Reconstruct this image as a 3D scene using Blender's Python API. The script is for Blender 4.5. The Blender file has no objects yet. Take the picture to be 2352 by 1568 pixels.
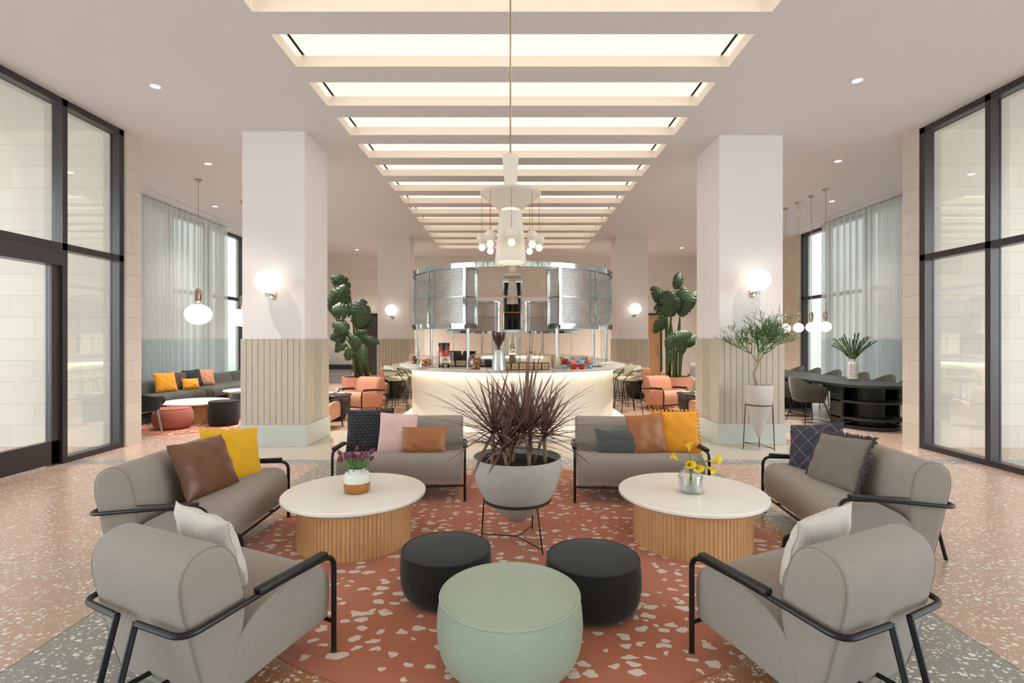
import bpy, bmesh, math, random
from mathutils import Vector, Matrix
random.seed(7)
PI = math.pi
R = math.radians
sc = bpy.context.scene
COL = sc.collection

# ------------------------------------------------------------------ camera
F = 1190.0 / 2352.0
EYE = 1.5
cam = bpy.data.cameras.new('camera')
cam.sensor_width = 36.0
cam.lens = 36.0 * F
cam.shift_x = -(1177 - 1176) / 2352.0
cam.shift_y = -(784 - 778) / 2352.0
cam.clip_start = 0.05
cam.clip_end = 200
camo = bpy.data.objects.new('camera', cam)
COL.objects.link(camo)
camo.location = (0, 0, EYE)
camo.rotation_euler = (PI / 2, 0, 0)
sc.camera = camo

def at(px, py, d):
    """a point d metres in front of the eye, read off the survey photograph"""
    return Vector(((px - 1177) / 1190.0 * d, d, EYE - (py - 778) / 1190.0 * d))

# ------------------------------------------------------------------ world and exposure
w = bpy.data.worlds.new('overcast_sky')
sc.world = w
w.use_nodes = True
bg = w.node_tree.nodes['Background']
bg.inputs[0].default_value = (0.90, 0.955, 1.0, 1)
bg.inputs[1].default_value = 3.5
sc.view_settings.view_transform = 'Standard'
sc.view_settings.look = 'None'
sc.view_settings.gamma = 1.0
sc.view_settings.exposure = 0.9
sc.view_settings.use_curve_mapping = False
try:
    sc.cycles.use_denoising = True
    sc.cycles.max_bounces = 10
    sc.cycles.diffuse_bounces = 5
    sc.cycles.transparent_max_bounces = 24
    sc.cycles.caustics_reflective = False
    sc.cycles.caustics_refractive = False
    sc.cycles.sample_clamp_indirect = 6.0
except Exception:
    pass

CEIL = 4.39
SLOT_X = 2.30
SLOTS = [(4.915 + 0.923 * (k - 1), 5.505 + 0.923 * (k - 1)) for k in range(-5, 14)]  # first coffers are unseen, added overhead and behind for their light
PANEL_E = 0.62

# ------------------------------------------------------------------ materials
def s2l(c):
    return tuple((v / 255 / 12.92) if v / 255 <= 0.04045 else ((v / 255 + 0.055) / 1.055) ** 2.4 for v in c)

class NT:
    """small node helper"""
    def __init__(self, name):
        self.m = bpy.data.materials.new(name)
        self.m.use_nodes = True
        self.t = self.m.node_tree
        self.b = self.t.nodes['Principled BSDF']
        self.out = self.t.nodes['Material Output']
    def n(self, typ, ins=None, **kw):
        x = self.t.nodes.new(typ)
        for k, v in kw.items(): setattr(x, k, v)
        for k, v in (ins or {}).items():
            if isinstance(v, bpy.types.NodeSocket): self.t.links.new(v, x.inputs[k])
            else: x.inputs[k].default_value = v
        return x
    def link(self, a, b): self.t.links.new(a, b)
    def math(self, op, a, b=0.0, c=None, clamp=False):
        ins = {0: a, 1: b}
        if c is not None: ins[2] = c
        return self.n('ShaderNodeMath', ins, operation=op, use_clamp=clamp).outputs[0]
    def coord(self, which='Object'): return self.n('ShaderNodeTexCoord').outputs[which]
    def mix(self, f, a, b):
        x = self.n('ShaderNodeMix', data_type='RGBA')
        for k, v in ((0, f), (6, a), (7, b)):
            if isinstance(v, bpy.types.NodeSocket): self.link(v, x.inputs[k])
            else: x.inputs[k].default_value = (tuple(v) + (1,) if k != 0 and len(v) == 3 else v)
        return x.outputs[2]
    def set(self, **kw):
        for k, v in kw.items():
            k = {'color': 'Base Color', 'rough': 'Roughness', 'metal': 'Metallic', 'spec': 'Specular IOR Level', 'trans': 'Transmission Weight', 'ior': 'IOR', 'sheen': 'Sheen Weight', 'coat': 'Coat Weight', 'sss': 'Subsurface Weight', 'alpha': 'Alpha', 'normal': 'Normal'}[k]
            if isinstance(v, bpy.types.NodeSocket): self.link(v, self.b.inputs[k])
            else: self.b.inputs[k].default_value = (tuple(v) + (1,)) if k == 'Base Color' else v
    def bump(self, h, strength=0.3, dist=0.01):
        x = self.n('ShaderNodeBump', {'Height': h, 'Strength': strength, 'Distance': dist})
        self.link(x.outputs[0], self.b.inputs['Normal'])

def plain(name, c, rough=0.5, metal=0.0, noise=0.0, nscale=8.0, bump=0.0, bscale=60.0, bdist=0.004, **kw):
    k = NT(name)
    c = s2l(c)
    if noise or bump:
        co = k.coord()
    if noise:
        nz = k.n('ShaderNodeTexNoise', {'Vector': co, 'Scale': nscale, 'Detail': 4.0}).outputs[0]
        lo = tuple(v * (1 - noise) for v in c); hi = tuple(min(1, v * (1 + noise)) for v in c)
        k.set(color=k.mix(nz, lo, hi))
    else:
        k.set(color=c)
    if bump:
        nb = k.n('ShaderNodeTexNoise', {'Vector': co, 'Scale': bscale, 'Detail': 3.0}).outputs[0]
        k.bump(nb, bump, bdist)
    k.set(rough=rough, metal=metal, **kw)
    return k.m

def emit(name, c, strength):
    k = NT(name)
    k.set(color=tuple(v * 0.12 for v in s2l(c)), rough=0.5)
    k.b.inputs['Emission Color'].default_value = s2l(c) + (1,)
    k.b.inputs['Emission Strength'].default_value = strength
    return k.m

def fabric(name, c, scale=350.0, var=0.10, bump=0.25, rough=0.95, sheen=0.15):
    k = NT(name)
    co = k.coord()
    v = k.n('ShaderNodeTexNoise', {'Vector': co, 'Scale': scale, 'Detail': 2.0}).outputs[0]
    v2 = k.n('ShaderNodeTexNoise', {'Vector': co, 'Scale': 5.0, 'Detail': 2.0}).outputs[0]
    c = s2l(c)
    f = k.math('MULTIPLY_ADD', v, 1.6, k.math('MULTIPLY', v2, 0.3))
    f = k.math('SUBTRACT', f, 0.45, clamp=True)
    k.set(color=k.mix(f, tuple(x * (1 - var * 1.6) for x in c), tuple(min(1, x * (1 + var * 1.4)) for x in c)), rough=rough, sheen=sheen, spec=0.25)
    k.bump(v, bump, 0.002)
    return k.m

def leather(name, c, rough=0.38, var=0.3):
    k = NT(name)
    co = k.coord()
    v = k.n('ShaderNodeTexNoise', {'Vector': co, 'Scale': 9.0, 'Detail': 6.0, 'Distortion': 0.6}).outputs[0]
    g = k.n('ShaderNodeTexVoronoi', {'Vector': co, 'Scale': 260.0}).outputs[0]
    c = s2l(c)
    k.set(color=k.mix(v, tuple(x * (1 - var) for x in c), tuple(min(1, x * (1 + var)) for x in c)), rough=rough)
    k.bump(k.math('MULTIPLY_ADD', g, 0.25, v), 0.35, 0.006)
    return k.m

def wood(name, c, dark=0.75, rough=0.5, scale=10.0, axis='Z'):
    k = NT(name)
    co = k.coord()
    s = {'Z': (1, 1, 0.06), 'X': (0.06, 1, 1), 'Y': (1, 0.06, 1)}[axis]
    mp = k.n('ShaderNodeMapping', {'Vector': co, 'Scale': s}).outputs[0]
    v = k.n('ShaderNodeTexNoise', {'Vector': mp, 'Scale': scale * 6, 'Detail': 6.0}).outputs[0]
    v2 = k.n('ShaderNodeTexNoise', {'Vector': mp, 'Scale': scale, 'Detail': 2.0}).outputs[0]
    f = k.math('SUBTRACT', k.math('MULTIPLY_ADD', v, 1.2, k.math('MULTIPLY', v2, 0.8)), 0.5, clamp=True)
    c = s2l(c)
    k.set(color=k.mix(f, tuple(x * dark for x in c), tuple(min(1, x * 1.12) for x in c)), rough=rough)
    k.bump(v, 0.1, 0.001)
    return k.m

def chips_node(k, co, scale, thr, keep, distort=0.35, stretch=(1, 1, 1)):
    """mask of stone chips: irregular cells, a share of them kept"""
    mp = k.n('ShaderNodeMapping', {'Vector': co, 'Scale': stretch}).outputs[0]
    nz = k.n('ShaderNodeTexNoise', {'Vector': mp, 'Scale': scale * 1.3, 'Detail': 1.0}).outputs[1]
    off = k.n('ShaderNodeVectorMath', {0: nz, 1: (0.5, 0.5, 0.5)}, operation='SUBTRACT').outputs[0]
    off = k.n('ShaderNodeVectorMath', {0: off, 3: distort / scale * 2}, operation='SCALE')
    off.inputs['Scale'].default_value = distort / scale * 2
    p = k.n('ShaderNodeVectorMath', {0: mp, 1: off.outputs[0]}, operation='ADD').outputs[0]
    p = k.n('ShaderNodeVectorMath', {0: p, 1: (1, 1, 0)}, operation='MULTIPLY').outputs[0]
    v = k.n('ShaderNodeTexVoronoi', {'Vector': p, 'Scale': scale}, voronoi_dimensions='2D')
    sep = k.n('ShaderNodeSeparateColor', {0: v.outputs['Color']})
    cl = k.n('ShaderNodeTexNoise', {'Vector': mp, 'Scale': scale * 0.16, 'Detail': 1.0}).outputs[0]
    keepv = k.math('MULTIPLY_ADD', cl, 1.0, keep - 0.5)
    kp = k.math('LESS_THAN', sep.outputs[0], keepv)
    size = k.math('MULTIPLY_ADD', sep.outputs[1], thr * 0.75, thr * 0.45)
    m = k.math('LESS_THAN', v.outputs['Distance'], size)
    return k.math('MULTIPLY', m, kp), sep.outputs[2]

def terrazzo():
    k = NT('terrazzo')
    co = k.coord()
    sep = k.n('ShaderNodeSeparateXYZ', {0: co})
    X, Y = sep.outputs[0], sep.outputs[1]
    aX = k.math('ABSOLUTE', X)
    lt = lambda a, b: k.math('LESS_THAN', a, b)
    gt = lambda a, b: k.math('GREATER_THAN', a, b)
    mul = lambda a, b: k.math('MULTIPLY', a, b)
    grey, peach, beige, orange, tan = [s2l(c) for c in ((146, 144, 138), (194, 160, 142), (205, 196, 180), (178, 118, 74), (180, 148, 122))]
    col = k.mix(0.0, peach, peach)
    # pale aisle in front of and beyond the seating, tan dining floor, grey strips beside it
    col = k.mix(mul(lt(aX, 3.9), gt(Y, 6.4)), col, beige)
    col = k.mix(mul(lt(aX, 3.95), gt(Y, 8.5)), col, tan)
    col = k.mix(mul(mul(gt(aX, 3.95), lt(aX, 5.0)), gt(Y, 8.3)), col, grey)
    col = k.mix(mul(gt(Y, 6.2), lt(Y, 6.44)), col, grey)
    col = k.mix(mul(lt(aX, 2.3), lt(Y, 6.44)), col, grey)
    dy = k.math('SUBTRACT', Y, 4.05)
    rr = k.math('SQRT', k.math('ADD', mul(X, X), mul(dy, dy)))
    col = k.mix(lt(rr, 2.12), col, orange)
    nz = k.n('ShaderNodeTexNoise', {'Vector': co, 'Scale': 3.0, 'Detail': 6.0}).outputs[0]
    col = k.mix(k.math('MULTIPLY', nz, 0.14), col, (0.62, 0.55, 0.5))
    # chips
    m1, r1 = chips_node(k, co, 30.0, 0.30, 0.36, stretch=(0.8, 1.15, 1))
    m2, r2 = chips_node(k, co, 54.0, 0.27, 0.25)
    m = k.math('MAXIMUM', m1, m2)
    chip = k.mix(r1, s2l((226, 218, 206)), s2l((242, 240, 236)))
    faint = mul(lt(aX, 3.9), gt(Y, 6.44))
    col = k.mix(mul(m, k.math('MULTIPLY_ADD', faint, -0.6, 1.0)), col, chip)
    # thin dividing joints
    j = k.math('LESS_THAN', k.math('ABSOLUTE', k.math('SUBTRACT', aX, 2.3)), 0.004)
    j = mul(j, lt(Y, 6.2))
    col = k.mix(j, col, s2l((120, 110, 100)))
    k.set(color=col, rough=k.math('MULTIPLY_ADD', nz, 0.10, 0.20), spec=0.5)
    return k.m

def rug_mat():
    k = NT('rug_pile')
    co = k.coord()
    m, r = chips_node(k, co, 11.5, 0.31, 0.56, distort=0.45, stretch=(0.85, 1.2, 1))
    nz = k.n('ShaderNodeTexNoise', {'Vector': co, 'Scale': 2.5, 'Detail': 4.0}).outputs[0]
    f = k.n('ShaderNodeTexNoise', {'Vector': co, 'Scale': 220.0, 'Detail': 2.0}).outputs[0]
    base = k.mix(nz, s2l((180, 106, 80)), s2l((206, 136, 108)))
    base = k.mix(k.math('MULTIPLY', f, 0.5), base, s2l((158, 90, 68)))
    col = k.mix(m, base, s2l((226, 212, 198)))
    k.set(color=col, rough=1.0, sheen=0.2, spec=0.1)
    k.bump(k.math('MULTIPLY_ADD', m, 0.8, f), 0.5, 0.006)
    return k.m

def stone_wall(name, c1, c2, axis, bw=0.95, bh=0.30, mortar=0.7, off=0.5):
    """large limestone tiles; axis = horizontal direction along the wall"""
    k = NT(name)
    co = k.coord()
    sep = k.n('ShaderNodeSeparateXYZ', {0: co})
    u = sep.outputs[0] if axis == 'X' else sep.outputs[1]
    v = k.n('ShaderNodeCombineXYZ', {0: u, 1: sep.outputs[2], 2: 0.0}).outputs[0]
    br = k.n('ShaderNodeTexBrick', {'Vector': v, 'Color1': s2l(c1) + (1,), 'Color2': s2l(c2) + (1,), 'Mortar': tuple(x * mortar for x in s2l(c1)) + (1,), 'Scale': 1.0, 'Mortar Size': 0.003, 'Mortar Smooth': 0.0, 'Bias': 0.0, 'Brick Width': bw, 'Row Height': bh}, offset=off, offset_frequency=2, squash=0.7, squash_frequency=3)
    nz = k.n('ShaderNodeTexNoise', {'Vector': co, 'Scale': 6.0, 'Detail': 5.0}).outputs[0]
    col = k.mix(k.math('MULTIPLY', nz, 0.25), br.outputs[0], s2l(c2))
    k.set(color=col, rough=0.7)
    k.bump(br.outputs[1], -0.2, 0.002)
    return k.m

def glass_pane(name, tint=(0.965, 0.985, 0.975), refl=0.08):
    k = NT(name)
    tr = k.n('ShaderNodeBsdfTransparent', {0: tint + (1,)})
    gl = k.n('ShaderNodeBsdfGlossy', {0: (1, 1, 1, 1), 'Roughness': 0.02})
    fr = k.n('ShaderNodeFresnel', {'IOR': 1.35}).outputs[0]
    ms = k.n('ShaderNodeMixShader', {0: k.math('MULTIPLY_ADD', fr, 0.34, 0.008), 1: tr.outputs[0], 2: gl.outputs[0]})
    k.link(ms.outputs[0], k.out.inputs[0])
    return k.m

def sheer(name, c, open_=0.35):
    k = NT(name)
    co = k.coord()
    tr = k.n('ShaderNodeBsdfTransparent', {0: (1, 1, 1, 1)})
    di = k.n('ShaderNodeBsdfDiffuse', {0: s2l(c) + (1,)})
    tl = k.n('ShaderNodeBsdfTranslucent', {0: s2l(c) + (1,)})
    a = k.n('ShaderNodeMixShader', {0: 0.5, 1: di.outputs[0], 2: tl.outputs[0]})
    ms = k.n('ShaderNodeMixShader', {0: open_, 1: a.outputs[0], 2: tr.outputs[0]})
    k.link(ms.outputs[0], k.out.inputs[0])
    return k.m

def perforated(name, pitch=0.022, hole=0.40):
    """staggered round holes through sheet steel, laid out on the panel's own u/z"""
    k = NT(name)
    uv = k.n('ShaderNodeUVMap').outputs[0]
    sp = k.n('ShaderNodeSeparateXYZ', {0: uv})
    u = k.math('DIVIDE', sp.outputs[0], pitch); v = k.math('DIVIDE', sp.outputs[1], pitch)
    row = k.math('FLOOR', v)
    u = k.math('MULTIPLY_ADD', k.math('MODULO', row, 2.0), 0.5, u)
    fu = k.math('SUBTRACT', k.math('FRACT', u), 0.5); fv = k.math('SUBTRACT', k.math('FRACT', v), 0.5)
    dd = k.math('SQRT', k.math('ADD', k.math('MULTIPLY', fu, fu), k.math('MULTIPLY', fv, fv)))
    h = k.math('LESS_THAN', dd, hole)
    tr = k.n('ShaderNodeBsdfTransparent', {0: (1, 1, 1, 1)})
    k.set(color=s2l((175, 172, 170)), metal=0.85, rough=0.35)
    ms = k.n('ShaderNodeMixShader', {0: h, 1: k.b.outputs[0], 2: tr.outputs[0]})
    k.link(ms.outputs[0], k.out.inputs[0])
    return k.m

def clear_glass(name, c=(250, 252, 252), rough=0.0):
    k = NT(name)
    k.set(color=s2l(c), rough=rough, trans=1.0, ior=1.45)
    tr = k.n('ShaderNodeBsdfTransparent', {0: (0.96, 0.97, 0.97, 1)})
    fr = k.n('ShaderNodeLayerWeight', {'Blend': 0.35}).outputs[1]
    gl = k.n('ShaderNodeBsdfGlossy', {0: (1, 1, 1, 1), 'Roughness': 0.03})
    ms = k.n('ShaderNodeMixShader', {0: k.math('MULTIPLY', fr, 0.75), 1: tr.outputs[0], 2: gl.outputs[0]})
    k.link(ms.outputs[0], k.out.inputs[0])
    return k.m

def weave_mat(name, c, c2, su=0.045, sv=0.03, bump=1.0):
    k = NT(name)
    uv = k.n('ShaderNodeUVMap').outputs[0]
    br = k.n('ShaderNodeTexBrick', {'Vector': uv, 'Color1': s2l(c) + (1,), 'Color2': tuple(x * 1.25 for x in s2l(c)) + (1,), 'Mortar': s2l(c2) + (1,), 'Scale': 1.0, 'Mortar Size': 0.0045, 'Mortar Smooth': 0.3, 'Brick Width': su, 'Row Height': sv})
    nz = k.n('ShaderNodeTexNoise', {'Vector': uv, 'Scale': 300.0}).outputs[0]
    k.set(color=br.outputs[0], rough=1.0, spec=0.1, sheen=0.2)
    k.bump(k.math('MULTIPLY_ADD', nz, 0.2, k.math('MULTIPLY', br.outputs[1], -1.0)), bump, 0.008)
    return k.m

def stripe_mat(name, c, c2, pitch=0.012, vertical=False):
    k = NT(name)
    uv = k.n('ShaderNodeUVMap').outputs[0]
    sp = k.n('ShaderNodeSeparateXYZ', {0: uv})
    s = k.math('SINE', k.math('MULTIPLY', sp.outputs[0 if vertical else 1], 2 * PI / pitch))
    f = k.math('MULTIPLY_ADD', s, 0.5, 0.5)
    k.set(color=k.mix(f, s2l(c2), s2l(c)), rough=0.85, sheen=0.3)
    k.bump(f, 0.9, 0.004)
    return k.m

def diamond_mat(name, c, c2, pitch=0.15):
    k = NT(name)
    uv = k.n('ShaderNodeUVMap').outputs[0]
    sp = k.n('ShaderNodeSeparateXYZ', {0: uv})
    a = k.math('DIVIDE', k.math('ADD', sp.outputs[0], sp.outputs[1]), pitch)
    b = k.math('DIVIDE', k.math('SUBTRACT', sp.outputs[0], sp.outputs[1]), pitch)
    la = k.math('LESS_THAN', k.math('ABSOLUTE', k.math('SUBTRACT', k.math('FRACT', a), 0.5)), 0.025)
    lb = k.math('LESS_THAN', k.math('ABSOLUTE', k.math('SUBTRACT', k.math('FRACT', b), 0.5)), 0.025)
    dash = k.n('ShaderNodeTexNoise', {'Vector': uv, 'Scale': 90.0}).outputs[0]
    l = k.math('MULTIPLY', k.math('MAXIMUM', la, lb), k.math('GREATER_THAN', dash, 0.47))
    nz = k.n('ShaderNodeTexNoise', {'Vector': uv, 'Scale': 260.0}).outputs[0]
    k.set(color=k.mix(k.math('MULTIPLY', l, 0.7), k.mix(nz, tuple(x * 0.7 for x in s2l(c)), tuple(x * 1.5 for x in s2l(c))), s2l(c2)), rough=1.0)
    k.bump(nz, 0.6, 0.004)
    return k.m

M = {}
M['terrazzo'] = terrazzo()
M['rug'] = rug_mat()
M['white_paint'] = plain('white_paint', (232, 226, 226), 0.85)
M['ceiling_paint'] = plain('ceiling_paint', (222, 221, 224), 0.9)
M['warm_white'] = plain('warm_white', (240, 230, 218), 0.7)
M['panel_white'] = plain('panel_white', (242, 234, 226), 0.6)
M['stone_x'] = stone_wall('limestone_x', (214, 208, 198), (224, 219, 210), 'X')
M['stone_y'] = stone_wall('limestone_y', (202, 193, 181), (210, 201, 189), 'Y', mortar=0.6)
M['plank'] = plain('plank_limewash', (192, 182, 168), 0.75, noise=0.10, nscale=14)
M['plinth'] = plain('plinth_stone', (196, 200, 194), 0.7, noise=0.08, nscale=5)
M['bronze'] = plain('dark_bronze', (62, 58, 60), 0.32, 0.25)
M['black_metal'] = plain('black_metal', (17, 18, 19), 0.38, 0.2)
M['black_wood'] = plain('black_wood', (24, 23, 24), 0.45)
M['chrome'] = plain('chrome', (188, 193, 193), 0.07, 1.0)
M['steel'] = plain('steel', (198, 196, 192), 0.22, 1.0)
M['nickel'] = plain('nickel', (196, 180, 160), 0.12, 1.0)
M['grey_fabric'] = fabric('grey_fabric', (156, 147, 139), var=0.13)
M['seam'] = plain('seam_thread', (136, 124, 114), 0.9)
M['pink_fabric'] = fabric('pink_fabric', (196, 142, 114), var=0.06)
M['sage_fabric'] = fabric('sage_fabric', (168, 181, 163), scale=420, var=0.14)
M['charcoal'] = fabric('charcoal_fabric', (44, 42, 42), var=0.12)
M['dark_green'] = fabric('dark_green_velvet', (62, 66, 58), scale=80, var=0.08, sheen=0.35)
M['dark_green_b'] = fabric('deep_green_felt', (26, 36, 34), scale=90, var=0.08)
M['olive'] = fabric('olive_velvet', (70, 70, 58), scale=80, var=0.08, sheen=0.3)
M['rose'] = fabric('rose_fabric', (170, 104, 88), var=0.06)
M['oak'] = wood('oak_slats', (218, 172, 120), 0.78)
M['oak_dark'] = wood('walnut', (168, 118, 80), 0.8)
M['table_top'] = plain('speckled_quartz', (250, 247, 241), 0.35, noise=0.06, nscale=90)
M['black_table'] = plain('black_lacquer', (20, 22, 22), 0.25)
M['dark_table'] = wood('black_stained_oak', (40, 44, 42), 0.7, 0.5)
M['counter'] = plain('counter_quartz', (216, 210, 202), 0.22, noise=0.04, nscale=40)
M['bar_front'] = plain('bar_front_plaster', (236, 228, 216), 0.55)
M['concrete'] = plain('pale_concrete', (172, 168, 160), 0.8, noise=0.10, nscale=7, bump=0.1, bscale=90)
M['clay_grey'] = plain('clay_grey', (194, 188, 182), 0.8, noise=0.08, nscale=9, bump=0.1, bscale=90)
M['terracotta_box'] = wood('pink_planter_wood', (212, 150, 122), 0.85)
M['soil'] = plain('potting_soil', (58, 44, 36), 1.0, noise=0.7, nscale=120, bump=1.0, bscale=90, bdist=0.02)
M['ceramic'] = plain('white_ceramic', (240, 238, 234), 0.12)
M['copper'] = plain('copper_glaze', (184, 120, 64), 0.3, 0.35, noise=0.15, nscale=12)
M['leather_brown'] = leather('leather_brown', (112, 72, 52), 0.28)
M['leather_tan'] = leather('leather_tan', (166, 104, 62), 0.4, 0.22)
M['yellow_fabric'] = fabric('yellow_fabric', (236, 182, 46), scale=120, var=0.1)
M['orange_fabric'] = fabric('orange_fabric', (242, 164, 50), scale=60, var=0.06, sheen=0.3)
M['blush_fabric'] = fabric('blush_fabric', (226, 192, 188), scale=250, var=0.05)
M['white_linen'] = fabric('white_linen', (214, 206, 198), scale=200, var=0.05)
M['heather_grey'] = fabric('heather_grey', (126, 120, 110), scale=160, var=0.16)
M['fringe'] = fabric('charcoal_fringe', (84, 80, 82), scale=120, var=0.3)
M['knit_pillow'] = weave_mat('basket_weave', (62, 62, 70), (24, 24, 28))
M['knit_brown'] = weave_mat('brown_knit', (118, 104, 92), (62, 54, 48), 0.03, 0.02)
M['corduroy'] = stripe_mat('grey_corduroy', (104, 106, 108), (62, 64, 66), 0.0125)
M['navy_diamond'] = diamond_mat('navy_diamond', (62, 62, 76), (190, 180, 180))
M['leaf'] = plain('broad_leaf_green', (44, 68, 38), 0.45, noise=0.3, nscale=5)
M['leaf_stem'] = plain('leaf_stem_green', (86, 104, 58), 0.5, noise=0.2, nscale=6)
M['dracaena'] = plain('dracaena_maroon', (122, 92, 84), 0.4, noise=0.3, nscale=6)
M['bark'] = plain('ringed_bark', (150, 120, 94), 0.9, noise=0.35, nscale=60, bump=0.6, bscale=70)
M['twig_green'] = plain('twig_green', (78, 112, 62), 0.55, noise=0.25, nscale=10)
M['trunk'] = plain('pale_trunk', (160, 146, 118), 0.85, noise=0.2, nscale=20)
M['fern_green'] = plain('sprig_green', (92, 120, 74), 0.55, noise=0.2, nscale=12)
M['tulip'] = plain('tulip_purple', (120, 40, 76), 0.5, noise=0.2, nscale=30)
M['calla'] = plain('calla_yellow', (244, 208, 20), 0.4, noise=0.08, nscale=20)
M['flower_stem'] = plain('flower_stem', (96, 134, 60), 0.5)
M['plaster_lamp'] = plain('plaster_lamp', (222, 212, 200), 0.8, noise=0.06, nscale=60, bump=0.15, bscale=150)
M['glass'] = glass_pane('window_glass')
M['glassware'] = clear_glass('glassware')
M['sheer'] = sheer('sheer_curtain', (232, 232, 232), 0.34)
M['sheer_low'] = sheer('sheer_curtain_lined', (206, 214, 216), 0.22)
M['perf'] = perforated('perforated_steel')
M['globe'] = emit('lit_globe', (255, 244, 226), 1.15)
M['bulb'] = emit('lit_bulb', (255, 236, 205), 1.6)
M['coffer'] = emit('coffer_diffuser', (255, 240, 220), PANEL_E)
M['down_lens'] = emit('downlight_lens', (255, 240, 215), 12.0)
M['led'] = emit('led_strip', (255, 232, 200), 5.0)
M['lamp_inner'] = emit('lamp_inner', (255, 226, 184), 1.6)
M['flame'] = emit('candle_glow', (255, 206, 140), 4.0)
M['kraft'] = plain('kraft_card', (190, 156, 120), 0.8)
M['black_plastic'] = plain('black_plastic', (26, 26, 28), 0.3)
M['hopper'] = plain('smoked_hopper', (64, 46, 38), 0.15)
M['red_tin'] = plain('red_tin', (196, 62, 48), 0.35)
M['bread'] = plain('bread_crust', (190, 120, 66), 0.7, noise=0.35, nscale=12)
M['cream_cake'] = plain('cream_cake', (232, 206, 170), 0.8, noise=0.2, nscale=30)
M['choc'] = plain('dark_pastry', (92, 52, 34), 0.6, noise=0.4, nscale=20)
M['cup_red'] = plain('red_glaze', (196, 44, 48), 0.2)
M['cup_blue'] = plain('pale_blue_glaze', (150, 200, 212), 0.2)
M['cup_pink'] = plain('pink_glaze', (236, 160, 150), 0.2)
M['paper'] = plain('paper', (232, 224, 210), 0.9)
M['napkin'] = plain('white_napkin', (236, 234, 230), 0.9)
M['ext_paving'] = plain('pale_paving', (222, 216, 206), 0.8, noise=0.08, nscale=10)
M['soffit'] = plain('soffit_white', (232, 232, 230), 0.9)
M['ext_far'] = plain('far_facade', (150, 156, 152), 0.9, noise=0.06, nscale=0.6)
k_ = NT('sky_block_facade')  # surface of the unseen facade, dark windows added to band the chrome reflections
br_ = k_.n('ShaderNodeTexBrick', {'Vector': k_.n('ShaderNodeMapping', {'Vector': k_.coord(), 'Rotation': (PI / 2, 0, 0)}).outputs[0], 'Color1': (0.03, 0.035, 0.04, 1), 'Color2': (0.06, 0.07, 0.075, 1), 'Mortar': s2l((158, 160, 156)) + (1,), 'Scale': 1.0, 'Mortar Size': 0.42, 'Mortar Smooth': 0.0, 'Brick Width': 2.4, 'Row Height': 2.6}, offset=0.0)
k_.set(color=br_.outputs[0], rough=0.6)
M['street'] = k_.m
M['door_wood'] = wood('door_wood', (176, 132, 90), 0.85)
M['door_dark'] = plain('door_dark', (52, 46, 44), 0.5)
M['slot_black'] = plain('slot_black', (14, 13, 12), 0.8)
M['felt_grey'] = fabric('mid_grey_fabric', (150, 146, 140))
M['stool_fabric'] = fabric('stool_sage', (176, 178, 156))

# ------------------------------------------------------------------ mesh helpers
def rz(a): return Matrix.Rotation(a, 4, 'Z')
def rx(a): return Matrix.Rotation(a, 4, 'X')
def ry(a): return Matrix.Rotation(a, 4, 'Y')
def T(x, y=None, z=None):
    return Matrix.Translation(x if y is None else (x, y, z))

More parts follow.
